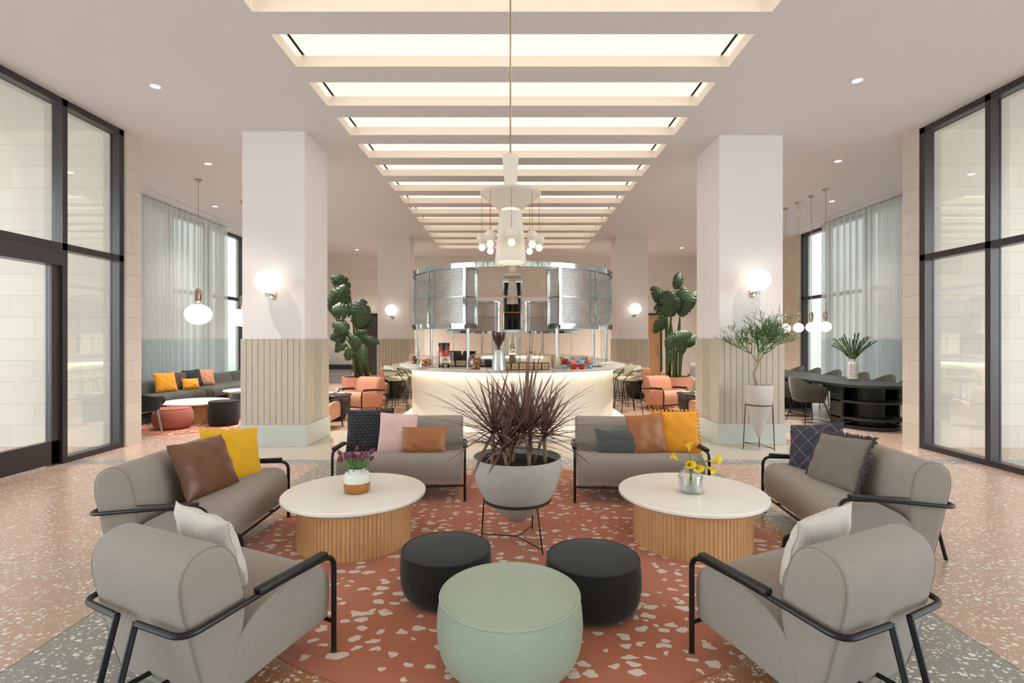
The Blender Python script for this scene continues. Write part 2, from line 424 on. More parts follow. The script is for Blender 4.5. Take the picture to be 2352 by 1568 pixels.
class MB:
    def __init__(self):
        self.v = []; self.f = []; self.mi = []; self.uv = {}
    def add(self, vs, fs, mi=0, m=None, uvs=None):
        o = len(self.v)
        for i, p in enumerate(vs):
            p = Vector(p)
            self.v.append(m @ p if m is not None else p)
            if uvs: self.uv[o + i] = uvs[i]
        for f in fs:
            self.f.append([i + o for i in f]); self.mi.append(mi)
        return self
    def box(self, c, s, bev=0.0, seg=2, m=None, mi=0):
        bm = bmesh.new()
        bmesh.ops.create_cube(bm, size=1.0)
        for v in bm.verts: v.co = Vector((v.co.x * s[0], v.co.y * s[1], v.co.z * s[2]))
        if bev: bmesh.ops.bevel(bm, geom=bm.edges[:], offset=min(bev, min(s) * 0.49), segments=seg, profile=0.5, affect='EDGES')
        for v in bm.verts: v.co += Vector(c)
        self.bm(bm, m, mi)
        return self
    def bm(self, bm, m=None, mi=0):
        bm.verts.index_update()
        self.add([v.co.copy() for v in bm.verts], [[v.index for v in f.verts] for f in bm.faces], mi, m)
        bm.free()
    def lathe(self, prof, seg=32, c=(0, 0, 0), m=None, mi=0, cap=True, rfun=None):
        vs = []; fs = []
        n = len(prof)
        for i, (r, z) in enumerate(prof):
            for j in range(seg):
                a = 2 * PI * j / seg
                q = r * (rfun(j) if rfun else 1.0)
                vs.append((c[0] + q * math.cos(a), c[1] + q * math.sin(a), c[2] + z))
        for i in range(n - 1):
            for j in range(seg):
                k = (j + 1) % seg
                fs.append([i * seg + j, i * seg + k, (i + 1) * seg + k, (i + 1) * seg + j])
        if cap:
            if prof[0][0] > 1e-5: fs.append(list(range(seg))[::-1])
            if prof[-1][0] > 1e-5: fs.append([(n - 1) * seg + j for j in range(seg)])
        self.add(vs, fs, mi, m)
        return self
    def tube(self, pts, r, seg=8, m=None, mi=0, closed=False, flat=None):
        pts = [Vector(p) for p in pts]
        n = len(pts)
        if n < 2: return self
        rr = r if isinstance(r, (list, tuple)) else [r] * n
        vs = []; fs = []
        t0 = (pts[1] - pts[0]).normalized()
        up = Vector((0, 0, 1)) if abs(t0.z) < 0.9 else Vector((1, 0, 0))
        nrm = (up - t0 * up.dot(t0)).normalized()
        for i in range(n):
            if closed: t = (pts[(i + 1) % n] - pts[i - 1])
            elif i == 0: t = pts[1] - pts[0]
            elif i == n - 1: t = pts[-1] - pts[-2]
            else: t = (pts[i + 1] - pts[i]).normalized() + (pts[i] - pts[i - 1]).normalized()
            if t.length < 1e-9: t = t0
            t = t.normalized()
            nrm = nrm - t * nrm.dot(t)
            if nrm.length < 1e-6: nrm = t.orthogonal()
            nrm.normalize()
            b = t.cross(nrm)
            for j in range(seg):
                a = 2 * PI * j / seg
                vs.append(pts[i] + nrm * (math.cos(a) * rr[i]) + b * (math.sin(a) * rr[i] * (flat or 1)))
        m_ = n if closed else n - 1
        for i in range(m_):
            i2 = (i + 1) % n
            for j in range(seg):
                k = (j + 1) % seg
                fs.append([i * seg + j, i * seg + k, i2 * seg + k, i2 * seg + j])
        if not closed:
            fs.append(list(range(seg))[::-1]); fs.append([(n - 1) * seg + j for j in range(seg)])
        self.add(vs, fs, mi, m)
        return self
    def ball(self, c, r, seg=20, rings=12, sz=1.0, m=None, mi=0):
        prof = [(max(1e-4, r * math.sin(PI * i / rings)), -r * sz * math.cos(PI * i / rings)) for i in range(rings + 1)]
        return self.lathe(prof, seg, c, m, mi, cap=True)
    def prism(self, poly, x0, x1, bev=0.0, seg=3, m=None, mi=0):
        """poly in (y, z), extruded along x, with its end rims rounded"""
        bm = bmesh.new()
        a = [bm.verts.new((x0, y, z)) for y, z in poly]
        b = [bm.verts.new((x1, y, z)) for y, z in poly]
        n = len(poly)
        f1 = bm.faces.new(a); f2 = bm.faces.new(b[::-1])
        for i in range(n):
            bm.faces.new([a[i], b[i], b[(i + 1) % n], a[(i + 1) % n]][::-1])
        bmesh.ops.recalc_face_normals(bm, faces=bm.faces[:])
        if bev:
            es = [e for e in bm.edges if abs(e.verts[0].co.x - e.verts[1].co.x) < 1e-6]
            bmesh.ops.bevel(bm, geom=es, offset=bev, segments=seg, profile=0.6, affect='EDGES', clamp_overlap=True)
        self.bm(bm, m, mi)
        return self
    def build(self, name, mats, parent=None, ang=35, loc=None, rot=None, smooth=True, recalc=True):
        me = bpy.data.meshes.new(name)
        me.from_pydata([tuple(v) for v in self.v], [], self.f)
        if not isinstance(mats, (list, tuple)): mats = [mats]
        for m in mats: me.materials.append(M[m] if isinstance(m, str) else m)
        me.polygons.foreach_set('material_index', self.mi)
        if self.uv:
            ul = me.uv_layers.new(name='UVMap')
            for l in me.loops:
                ul.data[l.index].uv = self.uv.get(l.vertex_index, (0, 0))
        me.update()
        if recalc:
            bm = bmesh.new(); bm.from_mesh(me)
            bmesh.ops.recalc_face_normals(bm, faces=bm.faces[:])
            bm.to_mesh(me); bm.free()
        if smooth:
            me.polygons.foreach_set('use_smooth', [True] * len(me.polygons))
            me.set_sharp_from_angle(angle=R(ang))
        o = bpy.data.objects.new(name, me)
        COL.objects.link(o)
        if parent is not None: o.parent = parent
        if loc is not None: o.location = loc
        if rot is not None: o.rotation_euler = rot
        return o

def tag(o, label=None, cat=None, group=None, kind=None):
    if label: o['label'] = label
    if cat: o['category'] = cat
    if group: o['group'] = group
    if kind: o['kind'] = kind
    return o
def thing(name, label, cat, loc=(0, 0, 0), rot=0.0, group=None):
    o = bpy.data.objects.new(name, None)
    COL.objects.link(o)
    o.empty_display_size = 0.1
    o.location = loc; o.rotation_euler = (0, 0, rot)
    return tag(o, label, cat, group)
def dup(root, loc, rot=None, label=None, group=None, mat=None):
    def rec(o, par):
        c = o.copy(); COL.objects.link(c)
        if par is not None: c.parent = par
        for ch in list(o.children): rec(ch, c)
        return c
    r = rec(root, None)
    r.location = loc
    if rot is not None: r.rotation_euler = (0, 0, rot)
    if label: r['label'] = label
    if group: r['group'] = group
    return r
def struct(o): o['kind'] = 'structure'; return o
def catmull(pts, n=6, closed=False):
    pts = [Vector(p) for p in pts]
    out = []
    N = len(pts)
    rng = range(N) if closed else range(N - 1)
    for i in rng:
        if closed: p0, p1, p2, p3 = pts[i - 1], pts[i], pts[(i + 1) % N], pts[(i + 2) % N]
        else: p0, p1, p2, p3 = pts[max(0, i - 1)], pts[i], pts[i + 1], pts[min(N - 1, i + 2)]
        for j in range(n):
            t = j / n
            out.append(0.5 * ((2 * p1) + (p2 - p0) * t + (2 * p0 - 5 * p1 + 4 * p2 - p3) * t * t + (3 * p1 - p0 - 3 * p2 + p3) * t ** 3))
    if not closed: out.append(pts[-1])
    return out
def rounded(pts, rad, n=6):
    """polyline with rounded corners"""
    pts = [Vector(p) for p in pts]
    out = [pts[0]]
    for i in range(1, len(pts) - 1):
        a, p, b = pts[i - 1], pts[i], pts[i + 1]
        r = min(rad, (a - p).length * 0.49, (b - p).length * 0.49)
        q0 = p + (a - p).normalized() * r; q1 = p + (b - p).normalized() * r
        for j in range(n + 1):
            t = j / n
            out.append(q0 * (1 - t) ** 2 + p * 2 * t * (1 - t) + q1 * t * t)
    out.append(pts[-1])
    return out
# ================================================================== THE ROOM
def plate(name, x0, x1, y0, y1, z, mat, up=True, kind=True):
    mb = MB()
    mb.add([(x0, y0, z), (x1, y0, z), (x1, y1, z), (x0, y1, z)], [[0, 1, 2, 3]] if up else [[3, 2, 1, 0]])
    o = mb.build(name, mat, recalc=False, smooth=False)
    return struct(o) if kind else o

def walls(name, boxes, mats=('stone_x', 'stone_y')):
    """boxes (x0,x1,y0,y1,z0,z1) with one material on faces that look along y and one on faces that look along x"""
    mb = MB()
    for (x0, x1, y0, y1, z0, z1) in boxes:
        V = [(x0, y0, z0), (x1, y0, z0), (x1, y1, z0), (x0, y1, z0), (x0, y0, z1), (x1, y0, z1), (x1, y1, z1), (x0, y1, z1)]
        mb.add(V, [[0, 1, 5, 4], [2, 3, 7, 6]], 0)
        mb.add(V, [[1, 2, 6, 5], [3, 0, 4, 7], [0, 3, 2, 1], [4, 5, 6, 7]], 1)
    return struct(mb.build(name, list(mats), smooth=False))

Y0, YB = -2.6, 18.1
plate('floor', -8.0, 8.3, Y0, YB, 0.0, 'terrazzo')
plate('ground_outside', -20, 20, -12, 30, -0.03, 'ext_paving')
plate('terrace_left', -10.5, -8.0, Y0, 7.2, -0.002, 'terrazzo')
plate('terrace_right', 8.3, 10.8, Y0, 7.2, -0.002, 'terrazzo')

# ceiling with the row of long coffers left open
mb = MB()
def cq(x0, x1, y0, y1):
    mb.box(((x0 + x1) / 2, (y0 + y1) / 2, CEIL + 0.045), (x1 - x0, y1 - y0, 0.09))
cq(-5.5, -SLOT_X, Y0, YB); cq(SLOT_X, 5.75, Y0, YB)
cq(-7.03, -5.5, 7.5, YB); cq(5.75, 7.5, 7.45, YB)
e = Y0
for (a, b) in SLOTS:
    if a > e: cq(-SLOT_X, SLOT_X, e, a)
    e = b
cq(-SLOT_X, SLOT_X, e, YB)
struct(mb.build('ceiling', 'ceiling_paint', smooth=False))
mb = MB()
mb.box((-7.42, 12.8, CEIL + 0.045), (0.74, 10.6, 0.09)); mb.box((7.95, 12.8, CEIL + 0.045), (0.86, 10.6, 0.09))
struct(mb.build('ceiling_edge', 'ceiling_paint', smooth=False))
mb = MB()
mb.box((-7.04, 12.8, CEIL + 0.03), (0.04, 10.6, 0.02)); mb.box((7.51, 12.8, CEIL + 0.03), (0.04, 10.6, 0.02))
struct(mb.build('trim_1', 'slot_black', smooth=False))
mb = MB(); mb.box((0.1, 8, CEIL + 0.62), (17.6, 22, 0.1)); struct(mb.build('ceiling_slab', 'ceiling_paint', smooth=False))
for (a, b) in SLOTS:
    mb = MB(); h = 0.30; t = 0.02; xm = SLOT_X
    mb.box((0, a - t / 2 + 0.004, CEIL + h / 2 + 0.001), (2 * xm - 0.002, t, h)); mb.box((0, b + t / 2 - 0.004, CEIL + h / 2 + 0.001), (2 * xm - 0.002, t, h))
    mb.box((-xm - t / 2 + 0.004, (a + b) / 2, CEIL + h / 2 + 0.001), (t, b - a, h)); mb.box((xm + t / 2 - 0.004, (a + b) / 2, CEIL + h / 2 + 0.001), (t, b - a, h))
    o = mb.build('ceiling_coffer', 'warm_white', smooth=False)
    struct(o)
    mb = MB()
    mb.box((0, (a + b) / 2, CEIL + 0.125), (2 * (xm - 0.10), b - a - 0.01, 0.02))
    mb.box((-xm + 0.03, (a + b) / 2, CEIL + 0.125), (0.06, b - a - 0.01, 0.02)); mb.box((xm - 0.03, (a + b) / 2, CEIL + 0.125), (0.06, b - a - 0.01, 0.02))
    mb.build('diffuser', 'coffer', o, smooth=False)
    mb = MB()
    for s in (-1, 1): mb.box((s * (xm - 0.08), (a + b) / 2, CEIL + 0.135), (0.035, b - a - 0.01, 0.02))
    mb.build('end_slot', 'slot_black', o, smooth=False)

# rear wall behind the viewer, back wall
mb = MB()   # unseen front behind the viewer, glazed to add daylight to the room
for i in range(8): mb.box((-5.5 + i * 11.25 / 7, Y0 - 0.07, CEIL / 2), (0.07, 0.13, CEIL))
for z, h in ((0.04, 0.08), (2.61, 0.08), (CEIL - 0.04, 0.08)): mb.box((0.1, Y0 - 0.07, z), (11.2, 0.13, h))
o = struct(mb.build('window_daylight_fill', 'bronze', smooth=False))
mb = MB(); mb.box((0.1, Y0 - 0.11, CEIL / 2), (11.2, 0.012, CEIL)); mb.build('pane', 'glass', o, smooth=False)
walls('wall_back', [(-8.2, 8.4, YB, YB + 0.2, 0, CEIL)])
mb = MB()
for i, (x0, x1) in enumerate(((-3.06, -2.05), (-2.04, -1.02), (-1.01, 0.0), (0.01, 1.02), (1.03, 2.04), (2.05, 3.06))):
    mb.box(((x0 + x1) / 2, YB - 0.03, 1.06), (x1 - x0, 0.06, 2.1)); mb.box(((x0 + x1) / 2, YB - 0.03, 2.54), (x1 - x0, 0.06, 0.83))
struct(mb.build('wall_panelling', 'panel_white', smooth=False))
# the short stone walls that end beside the front glazing
walls('wall_left', [(-8.0, -5.37, 7.2, 7.5, 0, CEIL)])
walls('wall_right', [(5.60, 8.3, 7.14, 7.44, 0, CEIL)])
walls('wall_left_end', [(-7.95, -7.7, 14.9, YB, 0, CEIL)])
walls('wall_right_end', [(7.95, 8.25, 14.35, YB, 0, CEIL)])

def glazing(name, x, side, y0, y1, posts, transom=(2.57, 2.65), door=None, depth=0.13):
    """dark framed glass wall along y; side = +1 when outdoors lies toward +x"""
    xo = x + side * depth / 2
    mb = MB()
    for (a, b) in posts: mb.box((xo, (a + b) / 2, CEIL / 2), (depth, b - a, CEIL))
    mb.box((xo, (y0 + y1) / 2, CEIL - 0.04), (depth, y1 - y0, 0.08))
    mb.box((xo, (y0 + y1) / 2, (transom[0] + transom[1]) / 2), (depth, y1 - y0, transom[1] - transom[0]))
    segs = [(posts[i][1], posts[i + 1][0]) for i in range(len(posts) - 1)]
    for i, (a, b) in enumerate(segs):
        if door is not None and i == door: continue
        mb.box((xo, (a + b) / 2, 0.035), (depth, b - a, 0.07))
    root = struct(mb.build(name, 'bronze', smooth=False))
    for i, (a, b) in enumerate(segs):
        xg = x + side * (depth - 0.025)
        g = MB(); g.box((xg, (a + b) / 2, (transom[1] + CEIL - 0.08) / 2), (0.012, b - a, CEIL - 0.08 - transom[1]))
        g.build('upper_pane', 'glass', root, smooth=False)
        if door is not None and i == door: continue
        g = MB(); g.box((xg, (a + b) / 2, (0.07 + transom[0]) / 2), (0.012, b - a, transom[0] - 0.07))
        g.build('lower_pane', 'glass', root, smooth=False)
    return root, segs
PL = [(Y0, Y0 + 0.07), (-0.75, -0.68), (1.6, 1.67), (3.9, 3.97), (6.22, 6.29), (7.12, 7.2)]
g1, segs = glazing('window_1', -5.40, -1, Y0, 7.2, PL, door=3)
PR = [(Y0, Y0 + 0.07), (-0.9, -0.83), (1.4, 1.47), (3.75, 3.82), (6.08, 6.15), (7.05, 7.14)]
g2, _ = glazing('window_2', 5.61, 1, Y0, 7.14, PR)
# sliding door in the left glazing
a, b = segs[3]
mb = MB()
mb.box((-5.475, (a + b) / 2, 2.47), (0.19, b - a, 0.19), 0.004)
mb.box((-5.47, b - 0.055, 1.19), (0.07, 0.11, 2.38)); mb.box((-5.47, a + 0.055, 1.19), (0.07, 0.11, 2.38))
mb.box((-5.47, (a + b) / 2, 0.155), (0.07, b - a, 0.27))
d1 = struct(mb.build('door_1', 'bronze', smooth=False))
g = MB(); g.box((-5.47, (a + b) / 2, 1.33), (0.012, b - a - 0.22, 2.08)); g.build('door_pane', 'glass', d1, smooth=False)
# the long window walls behind the curtains
glazing('window_3', -7.70, -1, 7.5, 14.9, [(7.5, 7.56), (8.9, 8.98), (10.3, 10.38), (11.7, 11.78), (13.1, 13.18), (14.8, 14.9)])
glazing('window_4', 8.00, 1, 7.44, 14.35, [(7.44, 7.5), (8.9, 8.98), (10.3, 10.38), (11.7, 11.78), (13.15, 13.23), (14.25, 14.35)])
# doors in the back wall
def back_door(name, x0, x1, h, mat):
    mb = MB(); mb.box(((x0 + x1) / 2, YB - 0.02, h / 2), (x1 - x0, 0.05, h), 0.004)
    o = struct(mb.build(name, mat, smooth=False))
    mb = MB(); t = 0.06
    mb.box((x0 - t / 2, YB - 0.035, h / 2 + t / 2), (t, 0.07, h + t)); mb.box((x1 + t / 2, YB - 0.035, h / 2 + t / 2), (t, 0.07, h + t)); mb.box(((x0 + x1) / 2, YB - 0.035, h + t / 2), (x1 - x0, 0.07, t))
    mb.build('door_frame', 'bronze', o, smooth=False)
    mb = MB(); mb.tube([(x1 - 0.1, YB - 0.1, 0.9), (x1 - 0.1, YB - 0.1, 1.3)], 0.012); mb.tube([(x1 - 0.1, YB - 0.1, 1.0), (x1 - 0.1, YB - 0.04, 1.0)], 0.008); mb.tube([(x1 - 0.1, YB - 0.1, 1.2), (x1 - 0.1, YB - 0.04, 1.2)], 0.008)
    mb.build('handle', 'chrome', o)
back_door('door_2', -5.35, -4.25, 2.33, 'door_dark')
back_door('door_3', 4.15, 5.15, 2.33, 'door_wood')

walls('facade_sky_block', [(-14, 14, -10.2, -10.0, -0.03, 13.0)], ('street', 'street'))  # unseen facade added to cut sky light from behind and tame chrome reflections
# outdoors: porch soffits and the pale building across the way
mb = MB(); mb.box((-7.3, 2.2, CEIL + 0.05), (3.55, 10.2, 0.1)); mb.box((7.55, 2.2, CEIL + 0.05), (3.6, 10.2, 0.1))
struct(mb.build('soffit', 'soffit', smooth=False))
walls('facade_left', [(-11.9, -11.7, 4, 24, -0.03, 8.0)], ('ext_far', 'ext_far'))
walls('facade_right', [(12.0, 12.2, 4, 24, -0.03, 8.0)], ('ext_far', 'ext_far'))

# ------------------------------------------------------------------ columns
def column(x0, x1, y0, y1, inner, reed=True):
    root = MB(); cx, cy = (x0 + x1) / 2, (y0 + y1) / 2
    root.box((cx, cy, (1.5 + CEIL) / 2), (x1 - x0, y1 - y0, CEIL - 1.5))
    o = struct(root.build('column', 'white_paint', smooth=False))
    e = 0.018
    mb = MB()
    # wainscot planks: boards with narrow gaps, round all four sides
    W, D = x1 - x0 + 2 * e, y1 - y0 + 2 * e
    mb.box((cx, cy, 0.90), (W - 0.02, D - 0.02, 1.199))
    n = 11
    for k in range(n):
        wq = W / n
        t = 0.018 if k != (2 if inner < 0 else n - 3) else 0.010
        for yy, s in ((y0 - e, 1), (y1 + e, -1)):
            mb.box((x0 - e + wq * (k + 0.5), yy + s * t / 2, 0.9), (wq - 0.007, t, 1.199), 0.002, 1)
    for k in range(6):
        wq = 0.30 / 3
        yy = (y0 - e + wq * (k + 0.5)) if k < 3 else (y1 + e - wq * (k - 2.5))
        for xx, s in ((x0 - e, 1), (x1 + e, -1)):
            mb.box((xx + s * 0.009, yy, 0.9), (0.018, wq - 0.007, 1.199), 0.002, 1)
    mb.build('wainscot', 'plank', o, smooth=False)
    mb = MB()
    for xx, s in ((x0, -1), (x1, 1)):
        for k in range(7):
            yy = y0 + 0.29 + k * (y1 - y0 - 0.58) / 6
            mb.box((xx + s * e * 0.6, yy, 0.9), (0.03, 0.032, 1.199), 0.008, 2)
    mb.build('reeding', 'plank', o, smooth=False)
    mb = MB()
    for xx, s in ((x0, -1), (x1, 1)):
        for k in range(7):
            yy = y0 + 0.29 + k * (y1 - y0 - 0.58) / 6
            mb.box((xx, yy, 2.35), (0.016, 0.03, 1.69), 0.006, 2)
    mb.build('upper_reeding', 'white_paint', o, smooth=False)
    mb = MB(); mb.box((cx, cy, 0.15), (W + 0.035, D + 0.035, 0.30), 0.004, 1)
    mb.build('plinth', 'plinth', o, smooth=False)
    return o
column(-3.77, -2.90, 7.23, 8.12, 1)
column(2.94, 3.84, 7.36, 8.26, -1)
column(-3.76, -2.88, 14.45, 15.2, 1)
column(2.90, 3.79, 14.45, 15.2, -1)

# ------------------------------------------------------------------ curtains
def curtain(x, y0, y1, label, side):
    mb = MB(); n = int((y1 - y0) / 0.018); rnd = random.Random(int(y0 * 10) + side)
    zs = [0.02, 0.5, 1.0, 1.5, 2.2, 3.0, 3.8, CEIL - 0.03]
    ph = 0; prof = []
    for i in range(n + 1):
        ph += 2 * PI * 0.018 / (0.15 + 0.07 * math.sin(i * 0.031) + 0.03 * rnd.random())
        prof.append((0.078 * math.sin(ph) + 0.012 * math.sin(ph * 2.3), y0 + (y1 - y0) * i / n))
    vs = []; fs = []; mi = []
    for (dx, y) in prof:
        for z in zs: vs.append((x + dx * (0.75 + 0.25 * (1 - z / CEIL)), y, z))
    m = len(zs)
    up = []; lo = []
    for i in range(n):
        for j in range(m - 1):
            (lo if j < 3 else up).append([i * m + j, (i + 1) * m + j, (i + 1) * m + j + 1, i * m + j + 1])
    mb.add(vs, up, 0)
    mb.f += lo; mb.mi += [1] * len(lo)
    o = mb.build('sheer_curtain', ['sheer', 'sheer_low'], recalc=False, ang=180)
    tag(o, label, 'curtain', 'sheer curtains on the long windows')
    r = MB(); r.tube([(x, y0 - 0.05, CEIL - 0.02), (x, y1 + 0.05, CEIL - 0.02)], 0.012)
    r.build('curtain_track', 'steel', o)
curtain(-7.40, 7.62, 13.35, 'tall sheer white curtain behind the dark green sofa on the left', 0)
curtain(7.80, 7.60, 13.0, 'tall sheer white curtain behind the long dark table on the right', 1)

# ------------------------------------------------------------------ ceiling downlights (each is a real spot lamp)
def downlight_mesh():
    t = thing('ceiling_downlight', 'x', 'ceiling light', group='round recessed ceiling downlights')
    mb = MB(); mb.lathe([(0.045, 0.0), (0.062, -0.004), (0.064, 0.0), (0.064, 0.006)], 24, cap=False); mb.build('trim_ring', 'white_paint', t)
    mb = MB(); mb.lathe([(0.0, 0.001), (0.046, 0.001), (0.046, -0.001), (0.0, -0.001)], 24, cap=False); mb.build('lens', 'down_lens', t)
    return t
dl = [(-2.9 - 0, 0, '')]
spots = [(357, 198, 'round downlight nearest the viewer on the left side of the ceiling'), (478, 376, 'round downlight behind the nearest one, left ceiling, in front of the globe pendant'),
         (494, 474, 'round downlight on the left ceiling beyond the globe pendant rod'), (820, 573, 'small distant downlight between the two left columns'),
         (1969, 185, 'round downlight nearest the viewer on the right side of the ceiling'), (1925, 370, 'round downlight behind the nearest one on the right ceiling'),
         (1911, 462, 'round downlight beside the pendant rods over the long table'), (1566, 569, 'small distant downlight between the two right columns')]
proto = None
def add_spot(p, wt):
    l = bpy.data.lights.new('downlight_lamp', 'SPOT'); l.energy = wt; l.color = (1.0, 0.94, 0.88)
    l.spot_size = R(95); l.spot_blend = 0.9; l.shadow_soft_size = 0.045
    lo = bpy.data.objects.new('downlight_lamp', l); COL.objects.link(lo); lo.location = (p[0], p[1], p[2] - 0.012)
for (px, py, lab) in spots:
    d = (CEIL - EYE) * 1190 / (778 - py)
    p = Vector(((px - 1177) / 1190 * d, d, CEIL - 0.002))
    if proto is None: proto = downlight_mesh(); t = proto; t.location = p
    else: t = dup(proto, p)
    t['label'] = lab
    add_spot(p, 150)
# ================================================================== LOUNGE FURNITURE
SEAT = catmull([(0.03, 0.165, 0), (0.0, 0.20, 0), (-0.012, 0.29, 0), (0.0, 0.375, 0), (0.045, 0.425, 0), (0.13, 0.438, 0), (0.26, 0.425, 0), (0.38, 0.385, 0), (0.47, 0.31, 0), (0.53, 0.22, 0), (0.56, 0.14, 0), (0.50, 0.11, 0), (0.3, 0.135, 0)], 5, True)
BACK = catmull([(0.455, 0.32, 0), (0.44, 0.42, 0), (0.455, 0.53, 0), (0.485, 0.64, 0), (0.535, 0.70, 0), (0.60, 0.715, 0), (0.665, 0.69, 0), (0.70, 0.63, 0), (0.70, 0.54, 0), (0.665, 0.38, 0), (0.62, 0.2, 0), (0.585, 0.10, 0), (0.535, 0.10, 0), (0.49, 0.2, 0)], 5, True)
SEAT = [(p.x, p.y) for p in SEAT]; BACK = [(p.x, p.y) for p in BACK]

def lounge_seat(name, label, cat, W, fab, loc, rot, group, seam=True, arms=(1, 1), ret=None, lift=0.0):
    """armless upholstered seat and leaning back carried in a black bent-tube frame; front edge at y=0, back towards +y"""
    t = thing(name, label, cat, loc, R(rot), group)
    h = W / 2 - 0.035
    b = 0.022
    MB().prism(SEAT, -h, h, b, 3).build('seat', fab, t, ang=50)
    MB().prism(BACK, -h - 0.004, h + 0.004, b + 0.004, 3).build('backrest', fab, t, ang=50)
    if seam:
        def inset(P, d):
            c = Vector((sum(p[0] for p in P) / len(P), sum(p[1] for p in P) / len(P)))
            o = []
            for (y, z) in P:
                v = Vector((y, z)) - c
                o.append(c + v * (1 - d / max(0.05, v.length)))
            return o
        for s in (-1, 1):
            MB().tube([(s * (h - 0.008), p.x, p.y) for p in inset(SEAT, 0.0045)], 0.0028, 5, closed=True).build('piping', 'seam', t)
            MB().tube([(s * (h - 0.006), p.x, p.y) for p in inset(BACK, 0.0045)], 0.0028, 5, closed=True).build('piping', 'seam', t)
    rt = min(0.27 if ret is None else ret, W / 2 - 0.06)
    r = 0.0125
    xa = W / 2
    for s in (-1, 1):
        p = rounded([(s * xa, 0.0, 0.008), (s * xa, 0.0, 0.478), (s * xa, 0.30, 0.472), (s * xa, 0.715, 0.44), (s * (xa - rt), 0.725, 0.44)], 0.07, 7)
        fr = MB().tube(p, r, 10).build('side_frame', 'black_metal', t)
        MB().lathe([(0.0, 0.0), (0.031, 0.0), (0.031, 0.004), (0.016, 0.012), (0.013, 0.02)], 16, (s * xa, 0, 0)).build('foot', 'black_metal', fr)
        mb = MB(); mb.tube([(s * (xa - rt), 0.725, 0.446), (s * (xa - rt), 0.84, 0.0)], r, 10)
        mb.build('rear_leg', 'black_metal', t)
        mb = MB(); a0 = Vector((s * xa, 0.055, 0.492)); a1 = Vector((s * xa, 0.42, 0.476))
        q = (a1 - a0); c = (a0 + a1) / 2
        mm = T(c) @ rx(math.atan2(q.z, q.y))
        mb.box((0, 0, 0.004), (0.042, q.length, 0.026), 0.006, 2, mm)
        mb.build('armrest', 'black_wood', t)
    mb = MB()
    mb.tube([(-xa, 0.0, 0.155), (xa, 0.0, 0.155)], 0.010, 8)
    for s in (-1, 1): mb.tube([(s * (xa - rt), 0.0, 0.155), (s * (xa - rt), 0.80, 0.155)], 0.010, 8)
    mb.tube([(-(xa - rt), 0.80, 0.155), ((xa - rt), 0.80, 0.155)], 0.010, 8)
    mb.build('base_bar', 'black_metal', t)
    return t

G = 'grey two-seat sofas round the terracotta rug'
sofa = lounge_seat('lounge_sofa', 'grey sofa facing the viewer left of the big planter, holding a pale pink cushion', 'sofa', 1.19, 'grey_fabric', (-1.03, 4.71, 0), 4, G)
s2 = dup(sofa, (1.16, 4.66, 0), R(-4.3), 'grey sofa facing the viewer right of the big planter, holding an orange pompom cushion')
s3 = dup(sofa, (-1.86, 3.73, 0), R(91), 'grey sofa on the left side of the rug with brown leather and yellow cushions')
s4 = dup(sofa, (2.13, 3.9, 0), R(-94), 'grey sofa on the right side of the rug with navy and fringed grey cushions')
G = 'grey armchairs nearest the viewer'
ch = lounge_seat('lounge_armchair', 'grey armchair seen from behind at lower left with a white cushion', 'armchair', 0.65, 'grey_fabric', (-1.145, 2.61, 0), 154.5, G)
dup(ch, (1.145, 2.60, 0), R(-154.5), 'grey armchair seen from behind at lower right with a white cushion')

# ------------------------------------------------------------------ rugs
def rug(name, c, r, label, mat='rug'):
    mb = MB()
    n = 96
    mb.lathe([(0.0, 0.012), (r * 0.5, 0.012), (r - 0.01, 0.012), (r, 0.006), (r, 0.0005), (0.0, 0.0005)], n, (0, 0, 0), cap=False)
    o = mb.build(name, mat, loc=(c[0], c[1], 0.0))
    tag(o, label, 'rug')
    return o
rug('round_rug', (0, 4.05), 1.95, 'large round terracotta rug with cream flecks under the lounge seating')
rug('round_rug', (-5.78, 9.35), 1.32, 'round terracotta rug under the low table by the dark green sofa')

# ------------------------------------------------------------------ coffee tables with slatted oak drums
def slat_drum(r, h, n, mb, z0=0.012):
    k = 4
    def rf(j):
        return 1.0 if (j % k) else 0.985
    mb.lathe([(r, z0), (r, h)], n * k, cap=True, rfun=rf)
def coffee_table(label, c, Rt, Rb, h, n=88, group='round tables with slatted oak drums'):
    t = thing('coffee_table', label, 'coffee table', (c[0], c[1], 0.0), 0, group)
    mb = MB(); mb.lathe([(0.0, h - 0.028), (Rt - 0.006, h - 0.028), (Rt, h - 0.022), (Rt, h - 0.006), (Rt - 0.006, h), (0.0, h)], 96, cap=False)
    mb.build('tabletop', 'table_top', t)
    mb = MB(); slat_drum(Rb, h - 0.028, n, mb)
    mb.build('slatted_drum', 'oak', t, ang=12)
    return t
ct = coffee_table('round white-topped oak drum table at left, vase of purple tulips on it', (-1.167, 3.845), 0.516, 0.405, 0.375)
coffee_table('round white-topped oak drum table at right, glass vase of yellow callas on it', (1.327, 3.84), 0.53, 0.42, 0.375)

